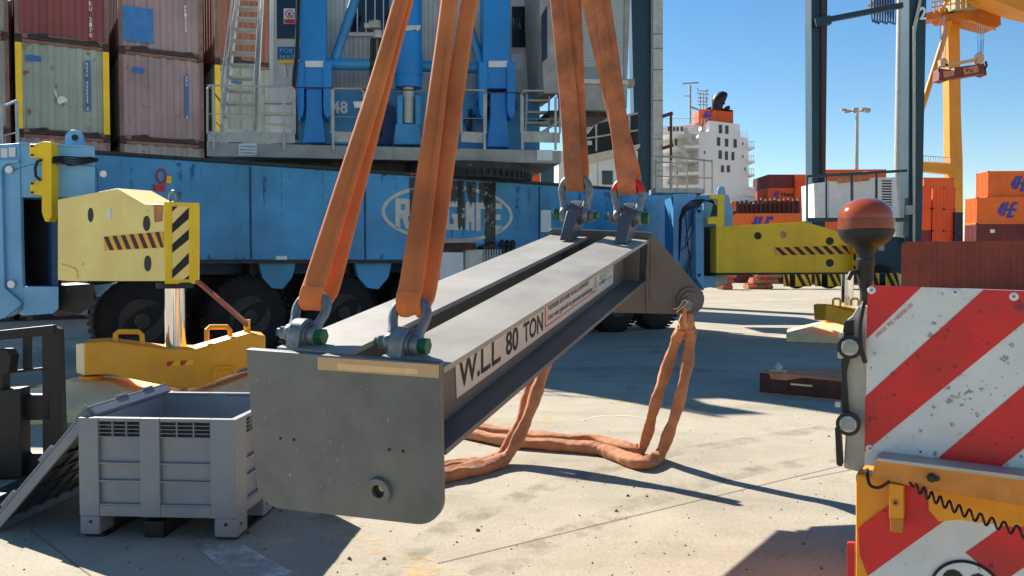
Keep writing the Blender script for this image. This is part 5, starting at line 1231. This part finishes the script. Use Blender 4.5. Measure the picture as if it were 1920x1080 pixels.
# ------------------------------------------------------------------ truck with striped board, lights and beacon
T0 = A(1627, 700, 2.70); T1 = A(1920, 700, 2.50); dT = T1 - T0; dT.z = 0; dT.normalize(); nT = Vector((dT.y, -dT.x, 0)); bT = -nT
if nT.y > 0: nT = -nT; bT = -nT
def ot(px, py, off=0): return onp(px, py, T0 + nT * off, nT)
TR = thing('service_truck', (1.5, 2.9, 0), 'orange yellow service truck tail with red and white striped board at the right edge', 'truck')
def tr(nm, pts, off, dep, m, bevel=0, parent=TR):
    mb = MB(); mb.prism([ot(x, y, off) for x, y in pts], bT * dep); return mb.build(nm, m, parent, bevel=bevel)
bd = tr('marker_board', [(1627, 539), (1631, 535), (2100, 551), (2100, 928), (1621, 872)], .0, .012, M['sign'], .001)
mb = MB()
def clipx(pts): return pts
for pts in ([(1627, 539), (1631, 535), (1728, 538), (1624, 637)], [(1622, 744), (1845, 542.5), (1990, 548), (1621, 848)], [(1728, 885), (2000, 655), (2100, 600), (2100, 700), (1846, 899)], [(1960, 912), (2100, 800), (2100, 928)]):
    mb.prism([ot(x, y, .001) for x, y in pts], nT * .0006)
mb.build('red_stripe', M['signr'], bd)
a = ot(1645, 633, .002); b_ = ot(1713, 573, .002); mb = MB(); ud = (b_ - a).normalized(); vd = ud.cross(nT); vd = vd if vd.z > 0 else -vd
mb.text('SAFEROAD  TPESC  A 060Z4/DIN 11030', a, ud, vd, .0115, (b_ - a).length, 0); mb.build('fine_print', M['signr'], bd)
mb = MB()
for x, y in ((1634, 544), (1791, 548), (1631, 841), (1726, 847), (1902, 884), (1901, 556)):
    c = ot(x, y, .0005); mb.lathe(c, nT, [(0, .0125), (.001, .0125), (.0035, .0095), (.0036, .005), (.006, .004), (.0062, .001)], 24)
mb.build('rivet', M['white'], bd, smooth=35)
mb = MB()
for x, y in ((1634, 544), (1791, 548), (1631, 841), (1726, 847), (1902, 884), (1901, 556)):
    c = ot(x, y, .0068); mb.cyl(c, c + nT * .0006, .0042, 10)
mb.build('rivet_core', M['shack'], bd)
mb = MB(); random.seed(21)
for k in range(150):
    x = random.uniform(1630, 1915); y = random.uniform(560, 870) + (x - 1627) * .04; r = random.choice((1.2, 1.8, 2.4, 4.5)) * random.uniform(.6, 1.3); n = 9
    if x < 1700 and y < 640: continue
    mb.poly([ot(x + r * random.uniform(.5, 1.2) * math.cos(2 * math.pi * j / n), y + r * random.uniform(.5, 1.1) * math.sin(2 * math.pi * j / n), .0024) for j in range(n)])
for x, y, r in ((1780, 752, 9), (1884, 673, 9), (1750, 606, 6), (1745, 628, 8), (1912, 575, 14), (1790, 686, 7)):
    mb.poly([ot(x + r * random.uniform(.5, 1.3) * math.cos(2 * math.pi * j / 12), y + r * .7 * random.uniform(.4, 1.2) * math.sin(2 * math.pi * j / 12), .0026) for j in range(12)])
mb.build('dirt_splash', alpha_mat('dark_splashes', (.1, .09, .08, 1), 160, .36, .8), bd)
# body
tr('truck_body', [(1604, 888), (2300, 960), (2300, 1500), (1604, 1500)], .02, 2.2, M['trucky'], .01)
dr = MB(); dr.mi = 0
dr.prism([ot(x, y, .0225) for x, y in ((1770, 976), (1790, 955), (2200, 1000), (2200, 1400), (1640, 1400), (1627, 1080))], nT * .0008)
dr.mi = 1
dr.prism([ot(x, y, .0240) for x, y in ((1609, 990), (1667, 946), (1700, 905), (1736, 905), (1741, 956), (1770, 977), (1627, 1079), (1612, 1040))], nT * .0008)
dr.prism([ot(x, y, .0240) for x, y in ((1810, 1036), (1900, 972), (2000, 975), (2000, 1010), (1878, 1092))], nT * .0008)
dr.build('striped_decal', [M['sign'], M['signr']], TR)
mb = MB(); c = ot(1812, 1112, .026); R_ = (ot(1880, 1112, .026) - ot(1812, 1112, .026)).length
mb.mi = 0; mb.cyl(c, c + nT * .0008, R_, 48); mb.mi = 1
mb.tube([c + nT * .002 + dT * math.cos(t) * R_ + Vector((0, 0, math.sin(t) * R_)) for t in [k * math.pi / 30 for k in range(60)]], .0045, 6, close=True)
mb.text('80', c + nT * .003 - dT * R_ * .72 - Vector((0, 0, R_ * .72)), dT, (0, 0, 1), R_ * 1.42, R_ * 1.4, .03); mb.build('speed_disc', [M['sign'], M['black']], TR)
tr('cross_bar', [(1642, 866), (1648, 862), (2300, 948), (2300, 1020), (1632, 897)], .10, .08, M['trucko'], .002)
tr('bar_top', [(1640, 864), (1648, 859), (2300, 940), (2300, 950)], .105, .1, M['galv'])
tr('yellow_bracket', [(1738, 905), (1930, 935), (2000, 985), (1900, 988), (1800, 975), (1760, 978), (1741, 956)], .04, .02, M['trucky'], .002)
tr('socket_tube', [(1667, 906), (1694, 911), (1694, 973), (1667, 972)], .11, .075, M['trucky'], .002)
tr('inner_tube', [(1669, 972), (1694, 973), (1692, 1000), (1669, 997)], .105, .06, M['trucko'], .002)
mb = MB(); c = ot(1679, 943, .11); mb.lathe(c, nT, [(0, .011), (.004, .011), (.0042, .001)], 6); mb.build('bolt', M['trucko'], TR)
mb = MB(); c = ot(1679, 943, .1145); mb.cyl(c, c + nT * .0006, .005, 12); mb.build('bolt_hole', M['black'], TR)
mb = MB(); c = ot(1747, 895, .1); mb.lathe(c, nT, [(0, .014), (.008, .014), (.009, .009), (.022, .009), (.023, .001)], 8); c = ot(1757, 897, .1); mb.lathe(c, nT, [(0, .008), (.01, .008), (.011, .001)], 6); mb.build('corroded_bolt', M['dark'], TR)
mb = MB(); mb.tube(catm([ot(1626, 880, .06), ot(1627, 895, .1), ot(1632, 910, .11), ot(1648, 914, .12), ot(1668, 903, .13)], 6), .005, 8); mb.build('cable', M['black'], TR, smooth=True)
P0_, P1_, P2_ = ot(1705, 905, .1), ot(1790, 965, .12), ot(1960, 1010, .12); pth = []
for k in range(300):
    t = k / 299; c = P0_.lerp(P1_, t).lerp(P1_.lerp(P2_, t), t); a_ = t * 2 * math.pi * 13; r = .0135 * min(1, t * 8)
    pth.append(c + Vector((0, 0, math.cos(a_) * r)) + nT * math.sin(a_) * r)
MB().tube(pth, .0036, 7).build('coiled_cable', M['black'], TR, smooth=True)
# light cluster bracket
tr('lamp_bracket', [(1598, 592), (1608, 575), (1624, 575), (1626, 868), (1612, 885), (1582, 878), (1586, 800), (1578, 660), (1588, 600)], -.03, .03, M['galv'], .004)
tr('bracket_shroud', [(1583, 602), (1600, 600), (1600, 640), (1586, 700), (1590, 770), (1598, 800), (1584, 812), (1578, 770), (1577, 640)], .0, .03, M['black'], .004)
tr('mounting_rail', [(1565, 802), (1574, 802), (1578, 876), (1568, 872)], .02, .06, M['dark'], .003)
mb = MB()
for x, y in ((1595, 650), (1592, 793)):
    c = ot(x, y, .02); mb.lathe(c - nT * .035, nT, [(0, .022), (.02, .034), (.055, .037), (.06, .037), (.061, .032)], 28)
lh = mb.build('lamp_housing', M['black'], TR, smooth=35)
mb = MB()
for x, y in ((1595, 650), (1592, 793)):
    c = ot(x, y, .02); mb.lathe(c + nT * .02, nT, [(0, .0285), (.005, .028), (.009, .018), (.010, .002)], 28)
    for k in range(-4, 5): mb.bar(c + nT * .031 + dT * k * .005 - Vector((0, 0, .018)), c + nT * .031 + dT * k * .005 + Vector((0, 0, .018)), .0008, .003)
mb.build('lamp_lens', M['lens'], TR, smooth=35)
mb = MB()
for x, y in ((1578, 628), (1577, 666), (1572, 757)): c = ot(x, y, .02); mb.box(c - dT * .008 - Vector((0, 0, .008)), dT * .016, nT * .02, (0, 0, .016))
mb.build('clamp', M['galv'], TR)
tr('side_marker', rect(1588, 1018, 1602, 1200), .0, .02, M['red'], .002)
mb = MB(); mb.tube(catm([ot(1620, 566, .0), ot(1616, 585, .012), ot(1612, 615, .015), ot(1614, 650, .015), ot(1622, 680, .005)], 6), .0075, 8); mb.build('beacon_cable', M['black'], TR, smooth=True)
# wheels of the truck
for u in (.6, 2.0):
    c = ot(1700, 1000, 0) + dT * u * .0 + bT * (u + .1) + dT * .25; c.z = .42
    ty = MB().lathe(c - dT * .13, dT, [(0, .22), (.02, .38), (.06, .42), (.2, .42), (.24, .38), (.26, .22)], 32).build('wheel', M['rubber'], TR, smooth=35)
    MB().lathe(c - dT * .1, dT, [(0, .02), (.0, .22), (-.02, .21), (-.02, .02)], 24).build('rim', M['galv'], ty, smooth=35)
# beacon
BC = thing('beacon_light', A(1624, 560, 2.72), 'amber dome beacon lamp on a black stem above the striped board', 'beacon')
YB = 2.73; ax = A(1624, 412, YB); k = YB / FPX
def z_(y): return A(1624, y, YB).z
bcx = Vector((ax.x, ax.y, 0))
def lat(nm, prof, m, n=48): return MB().lathe(bcx, (0, 0, 1), [(z_(y), r * k) for y, r in prof], n).build(nm, m, BC, smooth=45)
lat('lower_lens', [(430, 44), (429.9, 50), (415, 50), (409, 49.6)], M['amberd'])
lat('dome', [(409, 49), (402, 48.5), (392, 44), (384, 37), (377, 28), (373, 17), (371.2, 8), (370.8, .5)][::1], M['amber'])
lat('dark_skirt', [(462, 26), (456, 36), (448, 44), (440, 48.5), (431, 50.6), (430, 49)], M['black'])
lat('stem', [(555, 9), (545, 9.5), (535, 12), (518, 15), (500, 15), (499, 16), (486, 16.5), (485, 15), (476, 15), (474, 17), (466, 19), (460, 27)], M['black'])
MB().tube([A(1609, 508, YB), A(1596, 512, YB), A(1590, 524, YB)], .009, 8).build('wing_screw', M['black'], BC, smooth=True)
lat('socket', [(572, 5), (571, 9), (545, 9.5), (544, 5)], M['dark'], 20)

# ------------------------------------------------------------------ pipes, gantries, cabins
GP = 'bundles of rusty pipes by the gantry wheels'
def bundle(px0, px1, rows, Y, label):
    t = thing('pipe_bundle', A((px0 + px1) / 2, 540, Y), label, 'pipes', GP)
    for j, (nr_, xo) in enumerate(rows):
        mb = MB(); r = .11
        for k in range(nr_): a = A(px0 + xo, 540, Y); b = A(px1 + xo, 540, Y + .5); z = .13 + j * .33 + (k % 2) * .12; a.z = z; b.z = z; mb.cyl(a + Vector((0, k * .22, 0)), b + Vector((0, k * .22, 0)), r, 8)
        mb.build('pipe_layer', M['rustb'], t, smooth=35)
    mb = MB()
    for f in (.2, .75): p = A(px0 + (px1 - px0) * f, 540, Y - .02); mb.bb(p.x, p.y - .12, 0, p.x + .06, p.y - .1, .33 * len(rows)); mb.bb(p.x, p.y - .1, .33 * len(rows) - .02, p.x + .06, p.y + .9, .33 * len(rows))
    mb.build('strap', M['red'], t)
bundle(1402, 1448, ((5, 0), (5, 10), (4, 16)), 50, 'tied bundle of rusty pipes on the ground left of the hazard striped wheel guards')
bundle(1352, 1372, ((5, 0), (5, 2), (5, 6)), 49, 'pipe ends showing just right of the blue outrigger sleeve')
# gantry on the right
GT = thing('yard_gantry_crane', A(1610, 541, 51), 'dark teal rubber tyred yard gantry with white generator box, right of the ship', 'gantry crane', 'teal yard gantries')
def gp(nm, pts, Y, dep, m, parent=GT, bevel=0): mb = MB(); fp(mb, pts, Y, dep); return mb.build(nm, m, parent, bevel=bevel)
gp('leg', [(1521, -60), (1552, -60), (1547, 430), (1523, 430)], 51, 1.1, M['gteal']); gp('leg', [(1705, -60), (1738, -60), (1728, 460), (1703, 460)], 50.5, 1.1, M['gteal'])
gp('sill_beam', [(1512, 425), (1716, 448), (1716, 476), (1690, 500), (1512, 500)], 51.1, 1.0, M['gteal'])
mb = MB(); mb.bar(A(1532, 41, 50.9), A(1692, 10, 50.4), .3, .3); mb.bar(A(1528, 44, 50.85), A(1556, 38, 50.8), .45, .5); mb.build('diagonal_strut', M['gteal'], GT)
gp('service_pipe', rect(1541, -60, 1547, 350), 50.8, .15, M['rustd']); gp('cable_channel', [(1728, -20), (1732, -20), (1717, 60), (1716, 470), (1712, 470), (1712, 50)], 50.3, .1, M['galv'])
mb = MB(); p = A(1725, 38, 50.4); mb.text('2', A(1724, 37, 50.3), (1, 0, 0), (0, 0, 1), .75, .4, .03); mb.build('number', M['white'], GT)
gb = gp('generator_box', [(1526, 344), (1600, 335), (1680, 332), (1686, 410), (1528, 412)], 50, 2.2, M['white'], bevel=.03)
mb = MB()
for k in range(12): fp(mb, rect(1654, 338 + k * 5, 1672, 340.5 + k * 5), 49.97, .05)
mb.build('louvre', M['black'], gb)
mb = MB()
for x in (1553, 1600, 1645): fp(mb, rect(x, 338, x + .8, 410), 49.98, .01)
mb.build('panel_seam', M['deck'], gb)
mb = MB(); mb.bar(A(1512, 331, 49.3), A(1700, 320, 49.3), .15, .15); mb.bar(A(1512, 412, 49.3), A(1700, 412, 49.3), .22, .22)
for x in (1513, 1549, 1597, 1643): mb.bar(A(x, 330 - (x - 1512) * .058, 49.3), A(x, 412, 49.3), .1, .1)
mb.build('service_platform', M['gteal'], GT)
mb = MB(); mb.cyl(A(1570, 335, 50), A(1628, 330, 50), .28, 16); mb.build('silencer', M['rustb'], GT, smooth=True)
for x in (1492, 1553, 1648):
    c = A(x, 541, 51); c.z = .72
    ty = MB().lathe(c + Vector((0, .2, 0)), (0, -1, 0), [(0, .3), (.02, .6), (.1, .7), (.45, .7), (.52, .6), (.55, .3)], 28).build('wheel', M['rubber'], GT, smooth=35)
    MB().lathe(c + Vector((0, -.33, 0)), (0, -1, 0), [(0, .3), (.03, .28), (.05, .05)], 16).build('hub', M['gteal'], ty)
P5 = lambda Y: (lambda x, y, off: A(x, y, Y - off))
for x0, x1 in ((1469, 1480), (1491, 1521), (1528, 1540), (1552, 1578), (1633, 1648), (1660, 1686)):
    chev('wheel_guard', P5(50.4), x0, 512, 537, x1, 512, 537, 1 if x1 - x0 < 20 else 2, .5 if x1 - x0 < 20 else .45, M['yel'], M['black'], GT, th=Vector((0, -.05, 0)))
mb = MB(); fp(mb, [(1470, 488), (1700, 488), (1700, 514), (1470, 514)], 51.3, .5); mb.build('bogie_frame', M['gteal'], GT)
mb = MB(); fp(mb, rect(1650, 455, 1658, 470), 50, .3); fp(mb, rect(1700, 385, 1716, 402), 50, .3); mb.build('junction_box', M['deck'], GT)
# gantry on the left with its grey column
G2 = thing('yard_gantry_crane', A(1208, 545, 32), 'dark teal gantry leg rising behind the crane cab, left of the ship', 'gantry crane', 'teal yard gantries')
gp('leg', [(1182, -60), (1224, -60), (1221, 480), (1195, 545), (1192, 350)], 32, .9, M['gteal'], G2)
gp('leg_foot', rect(1188, 480, 1226, 573), 32.1, .8, M['gteal'], G2)
gp('side_beam', [(1014, 300), (1040, 300), (1040, 573), (1014, 573)], 33, .6, M['gteal'], G2)
gp('conduit', rect(1221, -60, 1223.5, 560), 31.8, .06, M['deck'], G2)
mb = MB(); fp(mb, rect(1225, -60, 1243, 572), 31.6, .36); 
cc = mb.build('grey_column', M['galv'], G2)
mb = MB()
for y in (63, 90, 130, 188, 260, 320): fp(mb, rect(1225, y, 1243, y + 1), 31.585, .01)
mb.build('column_joint', M['dark'], cc)
mb = MB(); mb.bar(A(1243, 218, 31.5), A(1261, 212, 31.5), .12, .12); mb.bar(A(1243, 278, 31.5), A(1262, 272, 31.5), .12, .12); mb.bar(A(1258, 212, 31.5), A(1258, 352, 31.5), .08, .08); mb.build('bracket_frame', M['rustd'], G2)
for i, lab in enumerate(('white site cabin on the ground behind the blue chassis beam', 'white site cabin with a small dark window, behind the far shackles')):
    t = thing('site_cabin', A(1130, 545, 28), lab, 'cabin', 'white site cabins')
    p = A(1047, 488, 28); w = A(1195, 488, 28).x - p.x; H = 2.62; z = .0 + i * 2.65
    MB().bb(p.x, 28, z, p.x + w, 31, z + H).build('cabin_wall', M['white'], t, bevel=.02)
    if i:
        mb = MB(); fp(mb, rect(1123, 316, 1152, 352), 27.98, .04); wd = mb.build('window_frame', M['white'], t, bevel=.01)
        mb = MB(); fp(mb, rect(1129, 320, 1149, 346), 27.95, .02); mb.build('window_pane', M['glass'], wd)
        mb = MB()
        for x in (1120, 1068, 1170): fp(mb, rect(x, 292, x + 1, 372), 27.985, .01)
        mb.build('panel_seam', M['deck'], t)
# masts
mb = MB(); a = A(1603, 545, 150); a.z = 0
LM = thing('floodlight_mast', a, 'slender tall floodlight mast with a ring of lamps between the gantry legs', 'light mast')
z1 = A(1603, 208, 150).z; MB().tube([a, Vector((a.x, a.y, z1))], [.45, .25], 12).build('mast_pole', M['galv'], LM, smooth=True)
mb = MB()
for k in range(9):
    t = k * .698; q = Vector((a.x + 2.2 * math.cos(t) * (1.25 if k % 2 else .8), a.y + 1.6 * math.sin(t), z1)); mb.bar((a.x, a.y, z1), q, .12, .12); mb.box(q - Vector((.45, .3, .1)), (.9, 0, 0), (0, .6, 0), (0, 0, .35))
mb.build('lamp_ring', M['deck'], LM)
a = A(1682, 560, 56); a.z = 0
WM = thing('white_mast', a, 'thick pale grey mast just left of the gantry leg numbered 2', 'mast'); MB().tube([a, Vector((a.x, a.y, 24))], [.31, .28], 20).build('mast_pole', M['galv'], WM, smooth=True)
# ------------------------------------------------------------------ ship
SH = thing('container_ship', A(1330, 480, 160), 'white container ship superstructure with orange funnel, moored behind the yard', 'ship')
def sh(nm, pts, Y, dep, m, parent=SH): mb = MB(); fp(mb, pts, Y, dep); return mb.build(nm, m, parent)
sh('accommodation_block', [(1310, 380), (1310, 248), (1329, 246), (1330, 226), (1387, 233), (1388, 257), (1403, 259), (1404, 350), (1416, 352), (1416, 380)], 160, 12, M['ship'])
sh('side_block', [(1236, 380), (1236, 238), (1310, 232), (1310, 380)], 165, 8, M['ship'])
mb = MB()
for y in (248, 274, 299, 324, 348): fp(mb, [(1240, y), (1311, y - 2), (1311, y + 3), (1240, y + 5)], 157, 8)
mb.build('open_deck', M['ship'], SH)
mb = MB()
for y in (274, 300, 325, 350, 363):
    fp(mb, rect(1403, y + 1, 1415, y + 5), 159, 4)
mb.build('bridge_wing', M['ship'], SH)
mb = MB()
for y in (274, 300, 325):
    for x in (1405, 1409, 1413): fp(mb, rect(x, y - 9, x + .5, y + 1), 159, .1)
    fp(mb, rect(1404, y - 9, 1415, y - 8.4), 159, .1)
for y in (246, 272, 297, 322):
    for k in range(12): fp(mb, rect(1243 + k * 5.8, y - 9, 1243.5 + k * 5.8, y), 156.8, .1)
    fp(mb, rect(1240, y - 9, 1310, y - 8.2), 156.8, .1); fp(mb, rect(1240, y - 5, 1310, y - 4.4), 156.8, .1)
for x in range(1385, 1404, 4): fp(mb, rect(x, 246, x + .5, 258), 159, .1)
for x in range(1243, 1330, 6): fp(mb, rect(x, 222, x + .5, 234), 159, .1)
fp(mb, rect(1240, 222, 1330, 222.7), 159, .1)
for i, (x0, y0, x1, y1) in enumerate(((1283, 240, 1298, 272), (1273, 272, 1290, 297), (1270, 297, 1286, 322))): mb.bar(A(x0, y0, 156.5), A(x1, y1, 156.5), .35, .8)
mb.build('ship_railing', M['galv'], SH)
mb = MB()
for x0, y0, x1, y1 in ((1348, 234, 1354, 250), (1360, 235.5, 1366, 251), (1344.5, 257.5, 1350.5, 273.5), (1359.5, 260, 1365.5, 275), (1375.5, 261, 1381.5, 277), (1347.5, 282, 1353.5, 298), (1359.5, 284, 1365, 300), (1371.5, 285, 1377, 300.5), (1352, 310, 1357.5, 323), (1363, 310, 1368.5, 323), (1320, 283, 1322.5, 288.5), (1392, 267, 1394, 272), (1392, 291, 1394, 296), (1396, 314, 1398, 320), (1320, 332, 1322, 337), (1252, 237, 1257, 246), (1262, 238, 1266, 246), (1268, 238, 1273, 246), (1276, 238, 1281, 246), (1265, 260, 1270, 273)):
    fp(mb, rect(x0, y0, x1, y1), 159.9 if x0 > 1310 else 156.4, .05)
mb.build('porthole_window', mat('dim_ship_glass', srgb(52, 54, 60), .3, var=0), SH)
mb = MB(); fp(mb, [(1310, 205), (1343, 204), (1343, 230), (1310, 228)], 162, 5); fp(mb, [(1343, 204), (1375, 208), (1375, 233), (1343, 230)], 162.3, 6); fn = mb.build('funnel', M['c_or'], SH)
mb = MB(); P_ = [(0, .35), (.28, 1), (.55, 1), (.40, .62), (.58, .62), (.75, 1), (1, 1), (.83, .6), (1.02, .6), (.9, .36), (.72, .36), (.55, 0), (.3, 0), (.45, .3), (.2, .3), (.12, .12)]
[fp(mb, [(1318 + 16 * u, 226 - 18 * v) for u, v in P_], 161.9 - i * .02, .05) for i, P_ in enumerate(LG)]; mb.build('funnel_logo', M['lblu'], fn)
sh('funnel_cap', [(1326, 205), (1326, 202), (1340, 198), (1340, 204), (1374, 209), (1374, 206), (1343, 203)], 161.9, 5, M['black'])
mb = MB(); mb.tube(catm([A(1345, 205, 163), A(1346, 192, 163), A(1353, 184, 163), A(1360, 186, 163)], 5), [1.0, 1.0, 1.05, 1.1, 1.2, 1.25, 1.3, 1.3, 1.3, 1.3, 1.3, 1.3, 1.25, 1.2, 1.1, 1.0], 14); mb.tube(catm([A(1360, 207, 163), A(1362, 203, 163), A(1368, 201, 163)], 4), .35, 10); mb.build('exhaust_pipe', M['black'], SH, smooth=True)
mb = MB(); b160 = lambda a, b, w: mb.bar(A(*a, 160), A(*b, 160), w, w)
b160((1294, 232), (1294, 160), .35); b160((1279, 157), (1310, 155), .25); b160((1283, 180), (1296, 180), .15); b160((1294, 200), (1312, 207), .3)
for x in (1313, 1319, 1324): b160((x, 205), (x, 165 + (x % 3) * 4), .18)
for y in (170, 176, 183, 190, 196): b160((1308, y), (1328, y + 1), .14)
for x, y in ((1308, 166), (1308, 174), (1327, 168), (1328, 176), (1326, 186), (1335, 182), (1309, 183)): fp(mb, rect(x - 1, y - 1, x + 1, y + 2), 160, .2)
b160((1335, 204), (1335, 182), .2)
mb.build('radar_mast', M['deck'], SH)
sh('hull', [(1225, 380), (1520, 404), (1520, 498), (1225, 498)], 163, 14, M['c_dmar'])
mb = MB(); fp(mb, [(1376, 384), (1500, 378), (1500, 404), (1376, 405)], 158, 3); mb.build('hatch_coaming', M['c_dmar'], SH)
mb = MB()
for k in range(14):
    x = 1382 + k * 8.6; mb.mi = 0; fp(mb, rect(x, 377 - (k % 3), x + 3, 403), 156.5, .6); mb.mi = 1; fp(mb, rect(x + .5, 373 - (k % 3), x + 2.5, 378 - (k % 3)), 156.5, .3)
mb.build('lashing_post', [M['rustd'], M['white']], SH)
mb = MB(); p = A(1379, 384, 60)
LB = thing('orange_lifebuoy_light', A(1378, 398, 24), 'small orange lamp at the rear of the right outrigger sleeve', 'lamp')
fl([(1371, 377), (1380, 377), (1381, 396), (1372, 396)], 21, .2, 'lamp_body', M['c_or2'], .03, parent=LB)
# ------------------------------------------------------------------ quay crane
QC = thing('quay_crane', A(1790, 545, 170), 'tall yellow ship to shore quay crane behind the orange container stacks', 'quay crane')
def qc(nm, pts, Y, dep, m): mb = MB(); fp(mb, pts, Y, dep); return mb.build(nm, m, QC)
qc('leg', [(1777, 25), (1799, 25), (1802, 220), (1805, 300), (1806, 505), (1784, 505), (1781, 300), (1779, 130)], 170, 2.4, M['ycrane'])
qc('sill_beam', [(1715, 302), (1785, 306), (1785, 326), (1715, 319)], 169, 2, M['ycrane'])
mb = MB(); mb.cyl(A(1780, 40, 168), A(1722, 225, 168), .55, 12); mb.build('diagonal_brace', M['ycrane'], QC, smooth=True)
qc('trolley_girder', [(1715, 30), (1775, 14), (1790, 10), (1790, 22), (1775, 32), (1715, 40)], 168, 4, M['ycrdk'])
qc('boom_girder', [(1840, -10), (1920, -30), (2000, -30), (2000, 40), (1920, 22), (1855, -2)], 160, 5, M['ycrane'])
qc('machinery_platform', [(1770, 28), (1805, 20), (1870, 0), (1905, 12), (1907, 18), (1876, 28), (1877, 47), (1868, 52), (1800, 34), (1775, 36)], 167, 5, M['ycrdk'])
qc('trolley_cab', [(1790, 16), (1790, -20), (1850, -20), (1850, 8), (1838, 14)], 165, 4, mat('pale_green_cabin', srgb(150, 160, 130), .6, var=.15, vs=.5))
mb = MB()
for k in range(9): mb.bar(A(1752 + k * 10, 24 - k * 1.6, 163), A(1752 + k * 10, 4 - k * 1.6, 163), .2, .2)
mb.bar(A(1745, 5, 163), A(1850, -12, 163), .2, .2); mb.bar(A(1745, 14, 163), A(1850, -3, 163), .2, .2); mb.bar(A(1762, 22, 163), A(1785, -10, 163), .5, .5); mb.bar(A(1815, 38, 166), A(1867, 56, 166), .3, .3)
mb.build('catwalk_railing', M['ycrane'], QC)
mb = MB()
for k in range(14): x = 1722 + k * 4.6; mb.bar(A(x, 303 + (x - 1720) * .06, 168.6), A(x, 292 + (x - 1720) * .06, 168.6), .1, .1)
mb.bar(A(1720, 291, 168.6), A(1784, 296, 168.6), .12, .12); mb.build('sill_railing', M['galv'], QC)
mb = MB()
for x0, x1, y0, y1 in ((1763, 1764, 30, 112), (1769, 1770, 30, 112), (1772, 1773, 30, 112), (1833, 1834, 45, 100), (1838, 1838, 45, 98), (1842, 1840, 48, 100), (1845, 1843, 50, 100)): mb.cyl(A(x0, y0, 160), A(x1, y1, 160), .06, 5)
mb.build('hoist_rope', mat('teal_rope', srgb(30, 110, 140), .6), QC)
SPR = thing('container_spreader', A(1805, 135, 160), 'red and pink container spreader hanging on ropes from the yellow quay crane', 'spreader')
mb = MB(); fp(mb, [(1761, 140), (1762, 128), (1790, 132), (1792, 126), (1838, 120), (1845, 118), (1850, 135), (1850, 141), (1842, 138), (1800, 145), (1775, 148), (1774, 152), (1760, 150)], 160, 2.4); mb.build('spreader_frame', M['c_dmar'], SPR)
mb = MB(); fp(mb, [(1806, 128), (1833, 122), (1835, 135), (1808, 140)], 159.9, .1); fp(mb, [(1768, 134), (1789, 132), (1789, 142), (1770, 146)], 159.9, .1); sp2_ = mb.build('side_panel', M['rustb'], SPR)
mb = MB(); mb.text('SP 16', A(1811, 134.5, 159.8), (1, 0, -.08), (.05, 0, 1), .6, 1.3, .02); mb.build('panel_number', M['black'], sp2_)
mb = MB(); fp(mb, [(1772, 120), (1832, 108), (1833, 113), (1774, 125)], 160, 1); fp(mb, [(1764, 124), (1763, 112), (1770, 108), (1777, 112), (1777, 124)], 160, 1); fp(mb, [(1831, 117), (1832, 101), (1838, 97), (1845, 102), (1845, 115), (1838, 120)], 160, 1); mb.build('headblock', mat('dusty_beige_steel', srgb(200, 160, 125), .6), SPR)
mb = MB(); mb.tube([A(1762, 135, 160), A(1760, 130, 160), A(1762, 124, 160)], .15, 6); mb.tube([A(1846, 130, 160), A(1850, 123, 160), A(1848, 115, 160)], .2, 6); mb.build('guide_flipper', M['black'], SPR)
# festoon
FS = thing('cable_festoon', A(1658, 10, 120), 'looped festoon cables under an orange trolley beam high beside the gantry leg', 'cable festoon')
mb = MB()
for k in range(9): x = 1634 + k * 5; mb.tube(catm([A(x, -10, 120), A(x + .5, 30 + k, 120), A(x + 3, 41 + (k % 3) * 2, 120), A(x + 6, 30 + k, 120), A(x + 7, -10, 120)], 4), .11, 5)
mb.build('hanging_cable', M['dblue'], FS); mb = MB(); fp(mb, [(1634, 4), (1670, 0), (1672, 10), (1636, 7)], 121, 1.5); mb.build('trolley_beam', M['ycrdk'], FS)
print('objects', len(bpy.data.objects))
